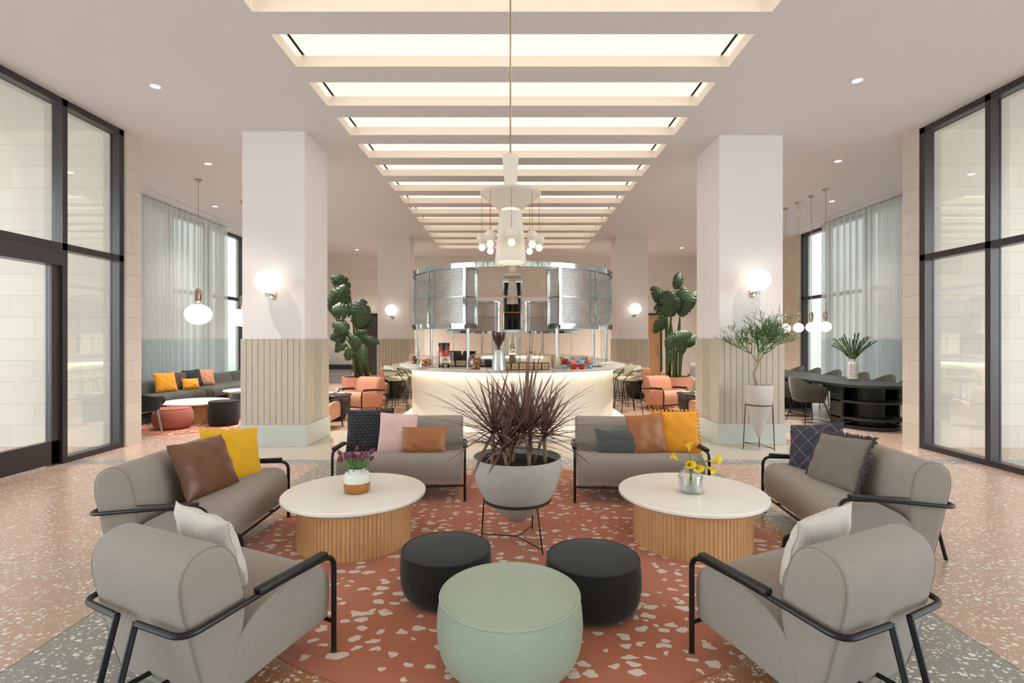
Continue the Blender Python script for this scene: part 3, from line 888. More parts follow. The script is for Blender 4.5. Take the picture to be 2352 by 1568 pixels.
# ------------------------------------------------------------------ poufs
def pouf(label, c, rt, rm, rb, h, mat, group='round poufs at the front of the rug', z0=0.012):
    t = thing('round_pouf', label, 'pouf', (c[0], c[1], z0), 0, group)
    P = catmull([(rb * 0.9, 0.0, 0), (rb, 0.012, 0), (rb + (rm - rb) * 0.7, h * 0.2, 0), (rm, h * 0.5, 0), (rm - (rm - rt) * 0.3, h * 0.8, 0), (rt, h - 0.012, 0)], 5)
    mb = MB(); mb.lathe([(p.x, p.y) for p in P], 64, cap=True); mb.build('side_panel', mat, t, ang=60)
    mb = MB(); mb.lathe([(rt - 0.006, h - 0.02), (rt - 0.008, h - 0.004), (rt * 0.8, h + 0.003), (rt * 0.4, h + 0.006), (0.0, h + 0.007)], 64, cap=False); mb.build('top_panel', mat, t, ang=60)
    mb = MB(); mb.tube([((rt - 0.002) * math.cos(2 * PI * k / 72), (rt - 0.002) * math.sin(2 * PI * k / 72), h - 0.008) for k in range(72)], 0.0065, 8, closed=True)
    mb.build('piping', mat, t)
    return t
pouf('sage green round pouf in front, between the two black ones', (-0.012, 2.40), 0.322, 0.335, 0.27, 0.32, 'sage_fabric')
pouf('black round pouf at the left, behind the green one', (-0.386, 3.02), 0.256, 0.264, 0.215, 0.275, 'charcoal')
pouf('black round pouf at the right, behind the green one', (0.447, 2.88), 0.254, 0.264, 0.215, 0.285, 'charcoal')

# ------------------------------------------------------------------ cushions
def cushion(label, w, h, t, mat, loc, yaw, lean, roll=0.0, pinch=0.05, seed=1, edge=None, edge_mat=None, puff=0.5, name='cushion', group='loose cushions'):
    """soft square cushion; origin at its centre, local x = width, z = height, -y = front"""
    rnd = random.Random(seed)
    ph = [rnd.uniform(0, 6.28) for _ in range(6)]
    n = 26
    mb = MB()
    def pt(u, v, side):
        c = pinch
        x = w / 2 * u * (1 - c * (1 - v * v)); z = h / 2 * v * (1 - c * (1 - u * u))
        e = max(0.0, (1 - abs(u) ** 2.6)) * max(0.0, (1 - abs(v) ** 2.6))
        th = t / 2 * e ** puff
        wr = 0.006 * math.sin(7 * u + ph[0] + 3 * v) * math.sin(5 * v + ph[1]) + 0.004 * math.sin(13 * u * v + ph[2])
        edgew = 0.004 * math.sin(9 * (u + v) + ph[3]) * (abs(u) ** 4 + abs(v) ** 4)
        sag = -0.012 * (1 - v) * (1 - u * u)
        return (x, side * (th + wr * e) + edgew, z + sag * 0.5)
    for side in (-1, 1):
        vs = []; uv = []; fs = []
        for i in range(n + 1):
            for j in range(n + 1):
                u = math.sin((i / n * 2 - 1) * PI / 2 * 0.96) / math.sin(PI / 2 * 0.96); v = math.sin((j / n * 2 - 1) * PI / 2 * 0.96) / math.sin(PI / 2 * 0.96)
                vs.append(pt(u, v, side)); uv.append((w / 2 * u + 1, h / 2 * v + 1))
        for i in range(n):
            for j in range(n):
                q = [i * (n + 1) + j, (i + 1) * (n + 1) + j, (i + 1) * (n + 1) + j + 1, i * (n + 1) + j + 1]
                fs.append(q if side < 0 else q[::-1])
        mb.add(vs, fs, 0, None, uv)
    t_ = thing(name, label, 'cushion', loc, 0, group)
    t_.rotation_euler = (T(0, 0, 0) @ rz(R(yaw)) @ rx(R(-lean)) @ ry(R(roll))).to_euler()
    mb.build('cover', mat, t_, ang=180, recalc=False)
    rim = []
    m = 12
    for k in range(4):
        for i in range(m):
            s = -1 + 2 * i / m
            u, v = [(s, -1), (1, s), (-s, 1), (-1, -s)][k]
            rim.append(pt(u, v, 0))
    mb = MB(); mb.tube(rim, 0.0032, 6, closed=True); mb.build('seam', edge_mat or mat, t_)
    if edge == 'pompom':
        base = None
        for k, p in enumerate(rim[::1]):
            q = Vector(p); q *= 1.0 + 0.012 / max(0.05, q.length) * 1.4
            if base is None:
                base = MB().ball((0, 0, 0), 0.0115, 10, 6).build('pompom', edge_mat, t_); base.location = q
            else:
                c = base.copy(); COL.objects.link(c); c.parent = t_; c.location = q
    if edge == 'fringe':
        mb = MB()
        P = [Vector(p) for p in rim]
        for k in range(len(P)):
            a, b = P[k], P[(k + 1) % len(P)]
            for i in range(5):
                c = a.lerp(b, i / 5)
                o = c.normalized()
                for g in range(2):
                    e = c + o * rnd.uniform(0.018, 0.038) + Vector((rnd.uniform(-.012, .012), rnd.uniform(-.014, .014), rnd.uniform(-.012, .012)))
                    mb.tube([c, (c + e) / 2 + Vector((0, rnd.uniform(-.008, .008), 0.004)), e], [0.004, 0.006, 0.003], 5)
        mb.build('fringe', edge_mat, t_)
    return t_

cushion('charcoal basket-weave cushion at the left end of the sofa left of the planter', 0.45, 0.41, 0.15, 'knit_pillow', (-1.38, 5.03, 0.615), 4, 17, -2, seed=3, puff=0.42)
cushion('pale pink square cushion between the charcoal woven and tan leather ones', 0.355, 0.375, 0.12, 'blush_fabric', (-1.095, 4.95, 0.60), 8, 14, 4, seed=5)
cushion('small tan leather lumbar cushion in front of the pale pink cushion', 0.43, 0.245, 0.12, 'leather_tan', (-0.835, 4.90, 0.545), 3, 16, 1, seed=8, pinch=0.07)
cushion('grey corduroy lumbar cushion on the sofa right of the planter', 0.43, 0.245, 0.12, 'corduroy', (1.00, 4.88, 0.54), -6, 16, -3, seed=11, pinch=0.07)
cushion('tan leather square cushion between the corduroy and orange ones', 0.38, 0.375, 0.12, 'leather_tan', (1.27, 4.90, 0.60), 12, 14, -3, seed=13, pinch=0.06)
cushion('bright orange square cushion edged with pompoms', 0.42, 0.40, 0.14, 'orange_fabric', (1.575, 4.985, 0.605), -6, 16, -1, seed=17, edge='pompom', edge_mat=M['orange_fabric'])
cushion('brown leather square cushion in front of the yellow one on the left sofa', 0.48, 0.40, 0.15, 'leather_brown', (-2.17, 3.66, 0.60), 78, 24, 1, seed=19, pinch=0.06)
cushion('bright yellow cushion behind the brown leather one on the left sofa', 0.46, 0.42, 0.13, 'yellow_fabric', (-2.20, 4.06, 0.60), 60, 24, 8, seed=23, pinch=0.06)
cushion('navy cushion with white diamond lines behind the fringed grey one', 0.44, 0.42, 0.13, 'navy_diamond', (2.50, 4.28, 0.60), -62, 24, -12, seed=29, pinch=0.06)
cushion('grey fringed square cushion in front of the navy one on the right sofa', 0.46, 0.40, 0.14, 'heather_grey', (2.42, 3.86, 0.59), -80, 26, -4, seed=31, edge='fringe', edge_mat=M['fringe'], pinch=0.05)
cushion('white linen cushion on the near left armchair', 0.40, 0.37, 0.14, 'white_linen', (-1.36, 2.34, 0.56), 150, 18, -4, seed=37)
cushion('white linen cushion on the near right armchair', 0.40, 0.37, 0.14, 'white_linen', (1.37, 2.34, 0.56), -150, 18, 4, seed=41)

# ------------------------------------------------------------------ big planter with dracaena
PLC = Vector((0.035, 3.82, 0.0))
t = thing('bowl_planter', 'big pale grey pointed bowl planter on a black tripod in the middle of the rug', 'planter', PLC)
prof = [(0.0, 0.150), (0.02, 0.152), (0.06, 0.170), (0.13, 0.222), (0.20, 0.282), (0.245, 0.335), (0.285, 0.41), (0.312, 0.49), (0.324, 0.56), (0.324, 0.63), (0.321, 0.638), (0.312, 0.638), (0.308, 0.628), (0.30, 0.56), (0.0, 0.56)]
MB().lathe(prof, 64, cap=False).build('bowl', 'concrete', t, ang=50)
MB().lathe([(0.0, 0.592), (0.1, 0.60), (0.2, 0.596), (0.303, 0.588), (0.303, 0.56), (0.0, 0.56)], 40, cap=False).build('soil', 'soil', t)
st = MB()
ringz = 0.322; rr = 0.243
for dz in (0.0, 0.012): st.tube([((rr + 0.004) * math.cos(2 * PI * k / 64), (rr + 0.004) * math.sin(2 * PI * k / 64), ringz + dz) for k in range(64)], 0.0045, 6, closed=True)
st.build('stand_ring', 'black_metal', t)
FT = [Vector((0.175, -0.265, 0.014)), Vector((0.12, 0.21, 0.014)), Vector((-0.265, 0.04, 0.014))]
hub = Vector((0.0, 0.0, 0.045))
for f in FT:
    top = Vector((f.x, f.y, 0)).normalized() * (rr + 0.006) + Vector((0, 0, ringz + 0.006))
    g = MB(); g.tube([f, top], 0.0055, 8); lg = g.build('stand_leg', 'black_metal', t)
    g = MB(); g.ball(f + Vector((0, 0, 0.0)), 0.008, 10, 6); g.build('foot', 'copper', lg)
g = MB()
for f in FT: g.tube([f + (Vector((f.x, f.y, 0)).normalized() * -0.01) + Vector((0, 0, 0.035)), hub], 0.004, 6)
g.build('stand_brace', 'black_metal', t)

def blade(mb, base, d0, L, wd, droop, rnd, segs=8, fold=0.25, mi=0):
    """long strap leaf starting at base along d0, bending down"""
    p = Vector(base); d = Vector(d0).normalized()
    side = d.cross(Vector((0, 0, 1)))
    if side.length < 0.05: side = Vector((math.cos(rnd.random() * 6), math.sin(rnd.random() * 6), 0))
    side.normalize()
    tw = rnd.uniform(-0.5, 0.5)
    vs = []; fs = []
    for i in range(segs + 1):
        s = i / segs
        wv = wd * (0.55 + 1.5 * s * (1 - s) * 1.2) * (1 - s ** 3) + 0.0006
        nrm = side.cross(d).normalized()
        sd = (side * math.cos(tw * s) + nrm * math.sin(tw * s))
        vs += [p - sd * wv + nrm * wv * fold, p - nrm * 0.0008, p + sd * wv + nrm * wv * fold]
        p = p + d * (L / segs)
        d = (d + Vector((0, 0, -droop / segs * (0.4 + 1.6 * s)))).normalized()
    for i in range(segs):
        a = i * 3; b = a + 3
        fs += [[a, a + 1, b + 1, b], [a + 1, a + 2, b + 2, b + 1]]
    mb.add(vs, fs, mi)

pl = thing('dracaena_plant', 'maroon spiky dracaena with several canes growing in the big grey bowl planter', 'plant', PLC + Vector((0, 0, 0.59)))
rnd = random.Random(12)
# (px of cane foot, px,py of the crown base) read off the photo at the planter's distance, with a depth for each
canes = [(-0.185, -0.10, -0.17, -0.11, 0.22, 0.48), (-0.075, -0.16, -0.095, -0.16, 0.115, 0.40), (-0.03, 0.02, -0.025, 0.03, 0.10, 0.42), (0.085, -0.15, 0.055, -0.14, 0.23, 0.58), (0.10, 0.10, 0.10, 0.11, 0.19, 0.40), (0.205, -0.03, 0.20, -0.03, 0.18, 0.42), (-0.06, 0.14, -0.06, 0.15, 0.20, 0.40)]
for i, (fx, fy, tx, ty, hh, LL) in enumerate(canes):
    g = MB(); P = catmull([(fx, fy, 0.0), ((fx + tx) / 2 + rnd.uniform(-.008, .008), (fy + ty) / 2, hh * 0.5), (tx, ty, hh)], 5)
    g.tube(P, [0.0125 + 0.001 * math.sin(k * 2.2) for k in range(len(P))], 10)
    g.build('cane', 'bark', pl)
    g = MB(); nb = 46
    for k in range(nb):
        s = k / nb
        az = k * 2.39996 + rnd.uniform(-.3, .3)
        el = R(86 - 78 * (s ** 0.72)) if k % 7 else R(rnd.uniform(-25, 10))
        L = LL * rnd.uniform(0.75, 1.25) * (0.82 + 0.2 * math.sin(s * 3))
        d = Vector((math.cos(az) * math.cos(el), math.sin(az) * math.cos(el), math.sin(el)))
        b = Vector((tx, ty, hh + 0.05 * (1 - s))) + d * 0.006
        blade(g, b, d, L, rnd.uniform(0.0075, 0.0125), rnd.uniform(0.05, 0.55) * (0.3 + s), rnd)
    g.build('leaf_tuft', 'dracaena', pl, recalc=False, ang=180)

# ------------------------------------------------------------------ vases on the coffee tables
TV = Vector((-1.146, 3.82, 0.375))
v = thing('ceramic_vase', 'white vase with a copper lower band on the left coffee table', 'vase', TV)
pf = catmull([(0.072, 0.0, 0), (0.088, 0.008, 0), (0.0945, 0.04, 0), (0.0945, 0.075, 0)], 4)
MB().lathe([(p.x, p.y) for p in pf] + [(0.088, 0.08), (0.0, 0.08)], 48, cap=True).build('copper_band', 'copper', v, ang=60)
pf = catmull([(0.0945, 0.075, 0), (0.0955, 0.105, 0), (0.09, 0.135, 0), (0.066, 0.155, 0), (0.059, 0.163, 0), (0.060, 0.175, 0)], 4)
MB().lathe([(p.x, p.y) for p in pf] + [(0.055, 0.175), (0.054, 0.16), (0.08, 0.13), (0.085, 0.08)], 48, cap=False).build('upper_body', 'ceramic', v, ang=60)
tl = thing('tulip_bunch', 'bunch of purple tulips in the white and copper vase', 'flowers', TV + Vector((0, 0, 0.10)))
rnd = random.Random(4)
g = MB(); lf = MB()
heads = []
for k in range(21):
    az = k * 2.4; rr_ = 0.012 + 0.05 * math.sqrt(k / 21)
    top = Vector((math.cos(az) * rr_ * 2.1, math.sin(az) * rr_ * 2.1, 0.165 + rnd.uniform(-0.02, 0.03) - rr_ * 0.35))
    base = Vector((math.cos(az) * rr_ * 0.7, math.sin(az) * rr_ * 0.7, 0.0))
    P = catmull([base, (base + top) / 2 + Vector((0, 0, 0.01)), top], 3)
    g.tube(P, 0.003, 6); heads.append((top, (P[-1] - P[-2]).normalized()))
for k in range(26):
    az = k * 2.39 + 0.3
    blade(lf, (0.03 * math.cos(az), 0.03 * math.sin(az), 0.05), (math.cos(az) * 0.5, math.sin(az) * 0.5, 1), rnd.uniform(0.10, 0.17), 0.010, 0.5, rnd, 6)
g.build('stems', 'flower_stem', tl); lf.build('foliage', 'fern_green', tl, recalc=False, ang=180)
for (p, d) in heads:
    g = MB(); q = d.to_track_quat('Z', 'Y').to_matrix().to_4x4()
    g.lathe([(0.002, -0.002), (0.011, 0.006), (0.0145, 0.018), (0.012, 0.032), (0.006, 0.042), (0.0, 0.044)], 9, m=T(p) @ q, cap=False)
    g.build('tulip_head', 'tulip', tl)
GV = Vector((1.313, 3.82, 0.375))
v = thing('glass_vase', 'clear ridged glass vase with water on the right coffee table', 'vase', GV)
pf = [(0.070, 0.0), (0.0885, 0.006)]
for k in range(1, 12): pf.append((0.0885 + (0.0012 if k % 2 else 0), 0.006 + k * 0.0095))
pf += [(0.086, 0.122), (0.074, 0.142), (0.052, 0.158), (0.045, 0.166), (0.048, 0.182), (0.050, 0.186), (0.046, 0.186), (0.041, 0.168), (0.05, 0.155), (0.07, 0.139), (0.083, 0.12), (0.084, 0.012), (0.0, 0.012)]
MB().lathe(pf, 48, cap=True).build('vase_body', 'glassware', v, ang=60)
MB().lathe([(0.0, 0.014), (0.081, 0.014), (0.081, 0.085), (0.0, 0.085)], 32, cap=False).build('water', plain('vase_water', (214, 220, 222), 0.08, alpha=0.45), v)
cb = thing('calla_lilies', 'bunch of yellow calla lilies in the glass vase', 'flowers', GV + Vector((0, 0, 0.10)))
def calla(hx, hy, hz, ax, ay, az_, s=1.0, b=(0, 0, 0)):
    g = MB(); h = Vector((hx, hy, hz)); dr = Vector((ax, ay, az_)).normalized()
    P = catmull([b, Vector((b[0] * 0.5 + hx * 0.18, hy * 0.2, 0.075)), h - dr * 0.06 * s, h], 5)
    g.tube(P, 0.0035, 7); stem_o = g.build('stem', 'flower_stem', cb)
    q = dr.to_track_quat('Z', 'Y').to_matrix().to_4x4()
    vs = []; fs = []; n = 20; m = 8
    for i in range(m + 1):
        s_ = i / m
        for j in range(n):
            a = 2 * PI * j / n
            r = 0.004 + 0.022 * s_ ** 1.8 * s
            tip = max(0, math.cos(a)) ** 3
            r2 = r * (1 + 0.55 * s_ ** 3 * tip)
            z = s_ * 0.055 * s + s_ ** 2 * 0.022 * s * (0.5 + 0.5 * math.cos(a)) - (s_ ** 6) * 0.010 * s
            vs.append((r2 * math.cos(a), r2 * math.sin(a), z))
    for i in range(m):
        for j in range(n): fs.append([i * n + j, i * n + (j + 1) % n, (i + 1) * n + (j + 1) % n, (i + 1) * n + j])
    g = MB(); g.add(vs, fs, 0, T(h) @ q); g.tube([T(h) @ q @ Vector((0, 0, 0.01)), T(h) @ q @ Vector((0, 0, 0.045 * s))], 0.0035, 6)
    g.build('calla_head', 'calla', cb, recalc=False, ang=60)
calla(-0.015, -0.02, 0.20, -0.15, -0.1, 1, 1.1, (0.0, 0, -0.06))
calla(-0.10, -0.02, 0.135, -0.8, -0.2, 0.7, 1.1, (0.01, 0.01, -0.06))
calla(-0.03, -0.05, 0.105, -0.2, -1, 0.35, 1.1, (0, 0.01, -0.05))
calla(0.01, -0.05, 0.09, 0.3, -1, 0.1, 1.0, (0.005, 0, -0.06))
calla(0.13, -0.02, 0.13, 0.9, -0.4, 0.25, 1.25, (-0.01, 0, -0.06))
calla(0.10, -0.05, 0.10, 0.7, -0.5, -0.5, 1.05, (-0.005, 0.005, -0.05))
# ================================================================== THE BAR
BC0, BC1 = 9.45, 14.2        # centres of the two rounded ends
def stad(n=40, c0=BC0, c1=BC1, t0=0.0, t1=360.0):
    """points of a unit-less stadium: list of (centre y, direction x, direction y); t=0 faces the viewer, turning to the right"""
    out = []
    for k in range(n + 1):
        a = -90 + 180 * k / n
        out.append((c0, math.sin(R(a)), -math.cos(R(a))))
    for k in range(n + 1):
        a = 90 - 180 * k / n
        out.append((c1, math.sin(R(a)), math.cos(R(a))))
    return out
def sweep_stad(prof, n=40, closed_prof=True, mb=None, z=0.0):
    mb = mb or MB()
    S = stad(n); m = len(S); q = len(prof)
    vs = [(dx * r, cy + dy * r, zz + z) for (cy, dx, dy) in S for (r, zz) in prof]
    fs = []
    for i in range(m):
        i2 = (i + 1) % m
        for j in range(q if closed_prof else q - 1):
            j2 = (j + 1) % q
            fs.append([i * q + j, i2 * q + j, i2 * q + j2, i * q + j2])
    return mb.add(vs, fs)

bar = thing('bar_counter', 'long oval white bar with a lit rounded front and pale stone top', 'bar', (0, 0, 0))
sweep_stad([(1.80, 0.10), (1.80, 1.02), (1.70, 1.02), (1.70, 0.0), (1.80, 0.0)]).build('bar_front', 'bar_front', bar)
sweep_stad([(1.78, 0.0), (2.00, 0.0), (2.03, 0.03), (2.03, 0.095), (2.00, 0.125), (1.78, 0.130)]).build('foot_ledge', 'bar_front', bar)
sweep_stad([(1.36, 1.00), (1.98, 1.00), (2.012, 1.008), (2.024, 1.03), (2.012, 1.052), (1.98, 1.06), (1.36, 1.06)]).build('countertop', 'counter', bar)
sweep_stad([(1.83, 0.975), (1.87, 0.975), (1.87, 0.995), (1.83, 0.995)]).build('light_strip', 'led', bar)
sweep_stad([(1.805, 0.135), (1.815, 0.135), (1.815, 0.145), (1.805, 0.145)]).build('lower_light_strip', 'led', bar)
mb = MB()
for k in range(24):
    a0, a1 = R(-42 + 84 * k / 24), R(-42 + 84 * (k + 1) / 24)
    r = 1.345
    mb.add([(r * math.sin(a0), BC1 + r * math.cos(a0), 0.93), (r * math.sin(a1), BC1 + r * math.cos(a1), 0.93), (r * math.sin(a1), BC1 + r * math.cos(a1), 0.985), (r * math.sin(a0), BC1 + r * math.cos(a0), 0.985)], [[0, 1, 2, 3]])
mb.build('back_light_strip', 'led', bar, recalc=False)

isl = thing('bar_island', 'small round white station standing inside the oval bar under the central chrome cabinet', 'counter', (0, 10.35, 0))
MB().lathe([(0.42, 0.0), (0.42, 1.0)], 48).build('body', 'bar_front', isl)
MB().lathe([(0.46, 1.0), (0.47, 1.02), (0.46, 1.04)], 48).build('countertop', 'counter', isl)

# overhead chrome rack: ring, curved perforated cabinets, posts
rack = thing('overhead_rack', 'chrome overhead rack ring with curved perforated metal cabinets above the bar', 'rack', (0, 0, 0))
sweep_stad([(1.74, 2.575), (1.80, 2.575), (1.80, 2.65), (1.74, 2.65)]).build('top_ring', 'chrome', rack)
def arc_pt(c, sgn, a, r, z): return Vector((r * math.sin(R(a)), c + sgn * r * math.cos(R(a)), z))
def cabinet(c, sgn, a0, a1, divs):
    ro, ri, z0, z1 = 1.795, 1.42, 1.72, 2.60
    n = 22
    def arcband(mb, ra, rb, za, zb, b0=a0, b1=a1):
        m = max(2, int(abs(b1 - b0) / 3))
        vs = []
        for k in range(m + 1):
            a = b0 + (b1 - b0) * k / m
            for (r, z) in ((ra, za), (rb, za), (rb, zb), (ra, zb)): vs.append(arc_pt(c, sgn, a, r, z))
        fs = [[4 * k + j, 4 * k + (j + 1) % 4, 4 * (k + 1) + (j + 1) % 4, 4 * (k + 1) + j] for k in range(m) for j in range(4)]
        fs += [[0, 1, 2, 3], [4 * m + 3, 4 * m + 2, 4 * m + 1, 4 * m]]
        mb.add(vs, fs)
    mb = MB(); arcband(mb, ri, ro + 0.012, 1.655, 1.70); arcband(mb, ri - 0.01, ro + 0.02, 1.70, 1.735); arcband(mb, ri, ro, 2.575, 2.60)
    mb.build('cabinet_base', 'chrome', rack)
    mb = MB(); arcband(mb, ri + 0.02, ro - 0.02, 2.14, 2.155); mb.build('shelf', 'steel', rack)
    mb = MB()
    def panel(b0, b1, r):
        vs = []; uv = []; m = max(3, int(abs(b1 - b0) / 2.5))
        for k in range(m + 1):
            a = b0 + (b1 - b0) * k / m
            for z in (z0, z1 - 0.02): vs.append(arc_pt(c, sgn, a, r, z)); uv.append((R(a) * r + 20, z))
        mb.add(vs, [[2 * k, 2 * k + 2, 2 * k + 3, 2 * k + 1] for k in range(m)], 0, None, uv)
    panel(a0, a1, ro - 0.006); panel(a0, a1, ri + 0.006)
    for a in (a0, a1):
        vs = [arc_pt(c, sgn, a, r, z) for r in (ri, ro) for z in (z0, z1 - 0.02)]
        mb.add(vs, [[0, 2, 3, 1]], 0, None, [(r + 40, z) for r in (ri, ro) for z in (z0, z1 - 0.02)])
    mb.build('perforated_panel', 'perf', rack, recalc=False, ang=60)
    for a in divs + [a0, a1]:
        big = a in (a0, a1)
        for r in ((ro, ri) if big else (ro,)):
            mb = MB(); q = arc_pt(c, sgn, a, r, (z0 + z1) / 2 - 0.01)
            mm = T(q) @ rz(math.atan2(sgn * q.x * 0 + math.sin(R(a)), -sgn * math.cos(R(a))) if False else (R(a) * (1 if sgn < 0 else -1)))
            mb.box((0, 0, 0), (0.05 if big else 0.03, 0.03, z1 - z0), 0.004, 1, mm)
            mb.build('corner_post', 'chrome', rack)
def post(c, sgn, a, r, z0=1.06, z1=1.66):
    q = arc_pt(c, sgn, a, r, 0)
    mb = MB(); mb.tube([(q.x, q.y, z0), (q.x, q.y, z1)], 0.017, 14); p = mb.build('support_post', 'chrome', rack)
    MB().lathe([(0.0, 0.0), (0.03, 0.0), (0.03, 0.008), (0.017, 0.01)], 20, (q.x, q.y, z0)).build('post_base', 'chrome', p)
for s in (-1, 1):
    cabinet(BC0, -1, s * 23.6, s * 90, [s * 48, s * 70])
    for a in (23.6, 50, 72): post(BC0, -1, s * a, 1.70)
    post(BC0, -1, s * 28, 1.47); post(BC0, -1, s * 85, 1.47)
    cabinet(BC1, 1, s * 17, s * 90, [s * 42, s * 66])
    for a in (18, 33, 52): post(BC1, 1, s * a, 1.70)
    post(BC1, 1, s * 24, 1.45)
# central cabinet
cc = thing('centre_cabinet', 'narrow chrome-framed cabinet with dark shelves standing in the middle of the bar', 'cabinet', (0, 10.35, 0))
mb = MB()
for sx in (-1, 1):
    for sy in (-1, 1): mb.box((sx * 0.175, sy * 0.16, 2.13), (0.03, 0.03, 0.98), 0.003, 1)
mb.build('corner_frame', 'chrome', cc)
MB().box((0, 0, 2.62), (0.40, 0.37, 0.03)).build('top', 'chrome', cc)
MB().box((0, 0, 1.655), (0.40, 0.37, 0.05)).build('bottom', 'chrome', cc)
MB().box((0, 0, 2.02), (0.34, 0.32, 0.02)).build('shelf', 'copper', cc)
MB().box((0, 0.14, 2.13), (0.32, 0.01, 0.95)).build('back_panel', 'black_plastic', cc)
for sx in (-1, 1):
    MB().tube([(sx * 0.15, 0, 1.04), (sx * 0.15, 0, 1.64)], 0.016, 14).build('support_post', 'chrome', cc)
def bottle(label, loc, h, r, mat, group):
    o = MB().lathe([(0.0, 0.0), (r, 0.0), (r, h * 0.62), (r * 0.9, h * 0.70), (r * 0.36, h * 0.80), (r * 0.34, h), (0.0, h)], 20, cap=False).build('bottle', mat, loc=loc)
    return tag(o, label, 'bottle', group)
b0 = None
for z in (1.685, 2.035):
    for k in range(3):
        if b0 is None: b0 = bottle('dark bottle in the narrow chrome cabinet at the middle of the bar', (-0.1, 10.30, z), 0.3, 0.042, 'black_plastic', 'dark bottles in the central cabinet')
        else:
            c = b0.copy(); COL.objects.link(c); c.location = (-0.1 + 0.1 * k, 10.30, z)
# glasses behind the perforated panels
gl = MB().lathe([(0.026, 0.0), (0.036, 0.13), (0.033, 0.13), (0.024, 0.006), (0.0, 0.006), (0.0, 0.0)], 14, cap=False).build('drinking_glass', 'glassware')
first = True
for s in (-1, 1):
    for zz in (1.737, 2.157):
        for k in range(9):
            a = s * (28 + k * 6.6)
            q = arc_pt(BC0, -1, a, 1.68, zz)
            o = gl if first else gl.copy()
            if not first: COL.objects.link(o)
            first = False
            o.location = q
            tag(o, 'clear tumbler behind the perforated panels above the %s side of the bar' % ('left' if s < 0 else 'right'), 'glass', 'tumblers in the overhead rack, %s side' % ('left' if s < 0 else 'right'))

# ------------------------------------------------------------------ things on the bar top
ZB = 1.06
def onbar(px, yb):
    d = (EYE - ZB) * 1190 / (yb - 778)
    return Vector(((px - 1177) / 1190 * d, d, ZB))
def cloche(label, loc, r, h, stand=0.0, stand_mat='oak_dark', square=False):
    t = thing('cake_dome', label, 'cake stand', loc, 0, 'glass cake domes on the bar')
    if stand > 0.02:
        MB().lathe([(r * 0.55, 0.0), (r * 0.5, 0.008), (0.018, 0.02), (0.016, stand - 0.02), (r * 0.3, stand - 0.008)], 24).build('pedestal', stand_mat, t)
    MB().lathe([(r * 1.12, stand), (r * 1.14, stand + 0.006), (r * 1.12, stand + 0.012)], 36).build('plate', stand_mat if stand > 0.02 else 'counter', t)
    z = stand + 0.013
    if square: pr = [(r, z), (r, z + h * 0.94), (r * 0.96, z + h), (0.0, z + h)]
    else: pr = [(r, z), (r, z + h * 0.45), (r * 0.93, z + h * 0.7), (r * 0.7, z + h * 0.9), (r * 0.35, z + h * 0.99), (0.0, z + h)]
    MB().lathe(pr, 36, cap=False).build('glass_dome', 'glassware', t, ang=60)
    MB().ball((0, 0, z + h + 0.016), 0.014, 12, 8).build('knob', 'glassware', t)
    return t, Vector(loc) + Vector((0, 0, z + 0.001))
def pastry(kind, base, r, n, mat, where, seed):
    rn = random.Random(seed)
    for k in range(n):
        a = k * 2.4; q = r * 0.55 * math.sqrt((k % 4 + 0.3) / 4); lv = k // 4
        p = base + Vector((q * math.cos(a), q * math.sin(a), lv * r * 0.42))
        mb = MB()
        if kind == 'croissant':
            P = [(math.cos(t) * r * 0.36, math.sin(t) * r * 0.22, 0) for t in [x * PI / 8 for x in range(9)]]
            mb.tube([(x, y, r * 0.24) for x, y, z in P], [r * (0.06 + 0.17 * math.sin(i * PI / 8)) * (1.08 if i % 2 else 0.95) for i in range(9)], 10)
            m = rz(rn.uniform(0, 6))
            for i in range(len(mb.v)): mb.v[i] = m @ mb.v[i]
        else:
            mb.ball((0, 0, r * 0.2), r * 0.27, 12, 8, sz=0.75)
        o = mb.build(kind, mat, loc=p)
        tag(o, '%s under the glass dome %s' % ({'croissant': 'golden croissant', 'bun': 'pale sugared bun', 'muffin': 'dark chocolate pastry', 'scone': 'golden scone'}[kind], where), 'pastry', '%ss under the dome %s' % (kind, where))
t, p = cloche('low glass dome of dark pastries at the far left end of the bar top', onbar(954, 834), 0.12, 0.13, 0.03)
pastry('muffin', p, 0.11, 5, 'choc', 'at the far left end of the bar', 1)
t, p = cloche('wide low glass dome over croissants, front left of the bar top', onbar(976, 843), 0.128, 0.17)
pastry('croissant', p, 0.13, 7, 'bread', 'at the front left of the bar', 2)
t, p = cloche('straight-sided glass dome of pale buns on a glass pedestal before the red canister', onbar(1023, 848), 0.118, 0.16, 0.075, 'glassware', True)
pastry('bun', p, 0.12, 8, 'cream_cake', 'in front of the red canister', 3)
t, p = cloche('glass dome of scones on a turned wooden pedestal left of the coffee grinder', onbar(1094, 847), 0.118, 0.15, 0.06, 'oak_dark')
pastry('scone', p, 0.12, 6, 'bread', 'left of the coffee grinder', 4)
# folded paper beside it
o = MB().add([(-.08, -.05, 0.001), (.1, -.06, 0.001), (.07, .06, 0.03), (-.09, .05, 0.04)], [[0, 1, 2, 3]]).build('paper_sheet', 'paper', recalc=False)
sm = o.modifiers.new('s', 'SOLIDIFY'); sm.thickness = 0.003
o.location = onbar(1117, 850); tag(o, 'curled sheet of white paper between the scone dome and the grinder', 'paper')

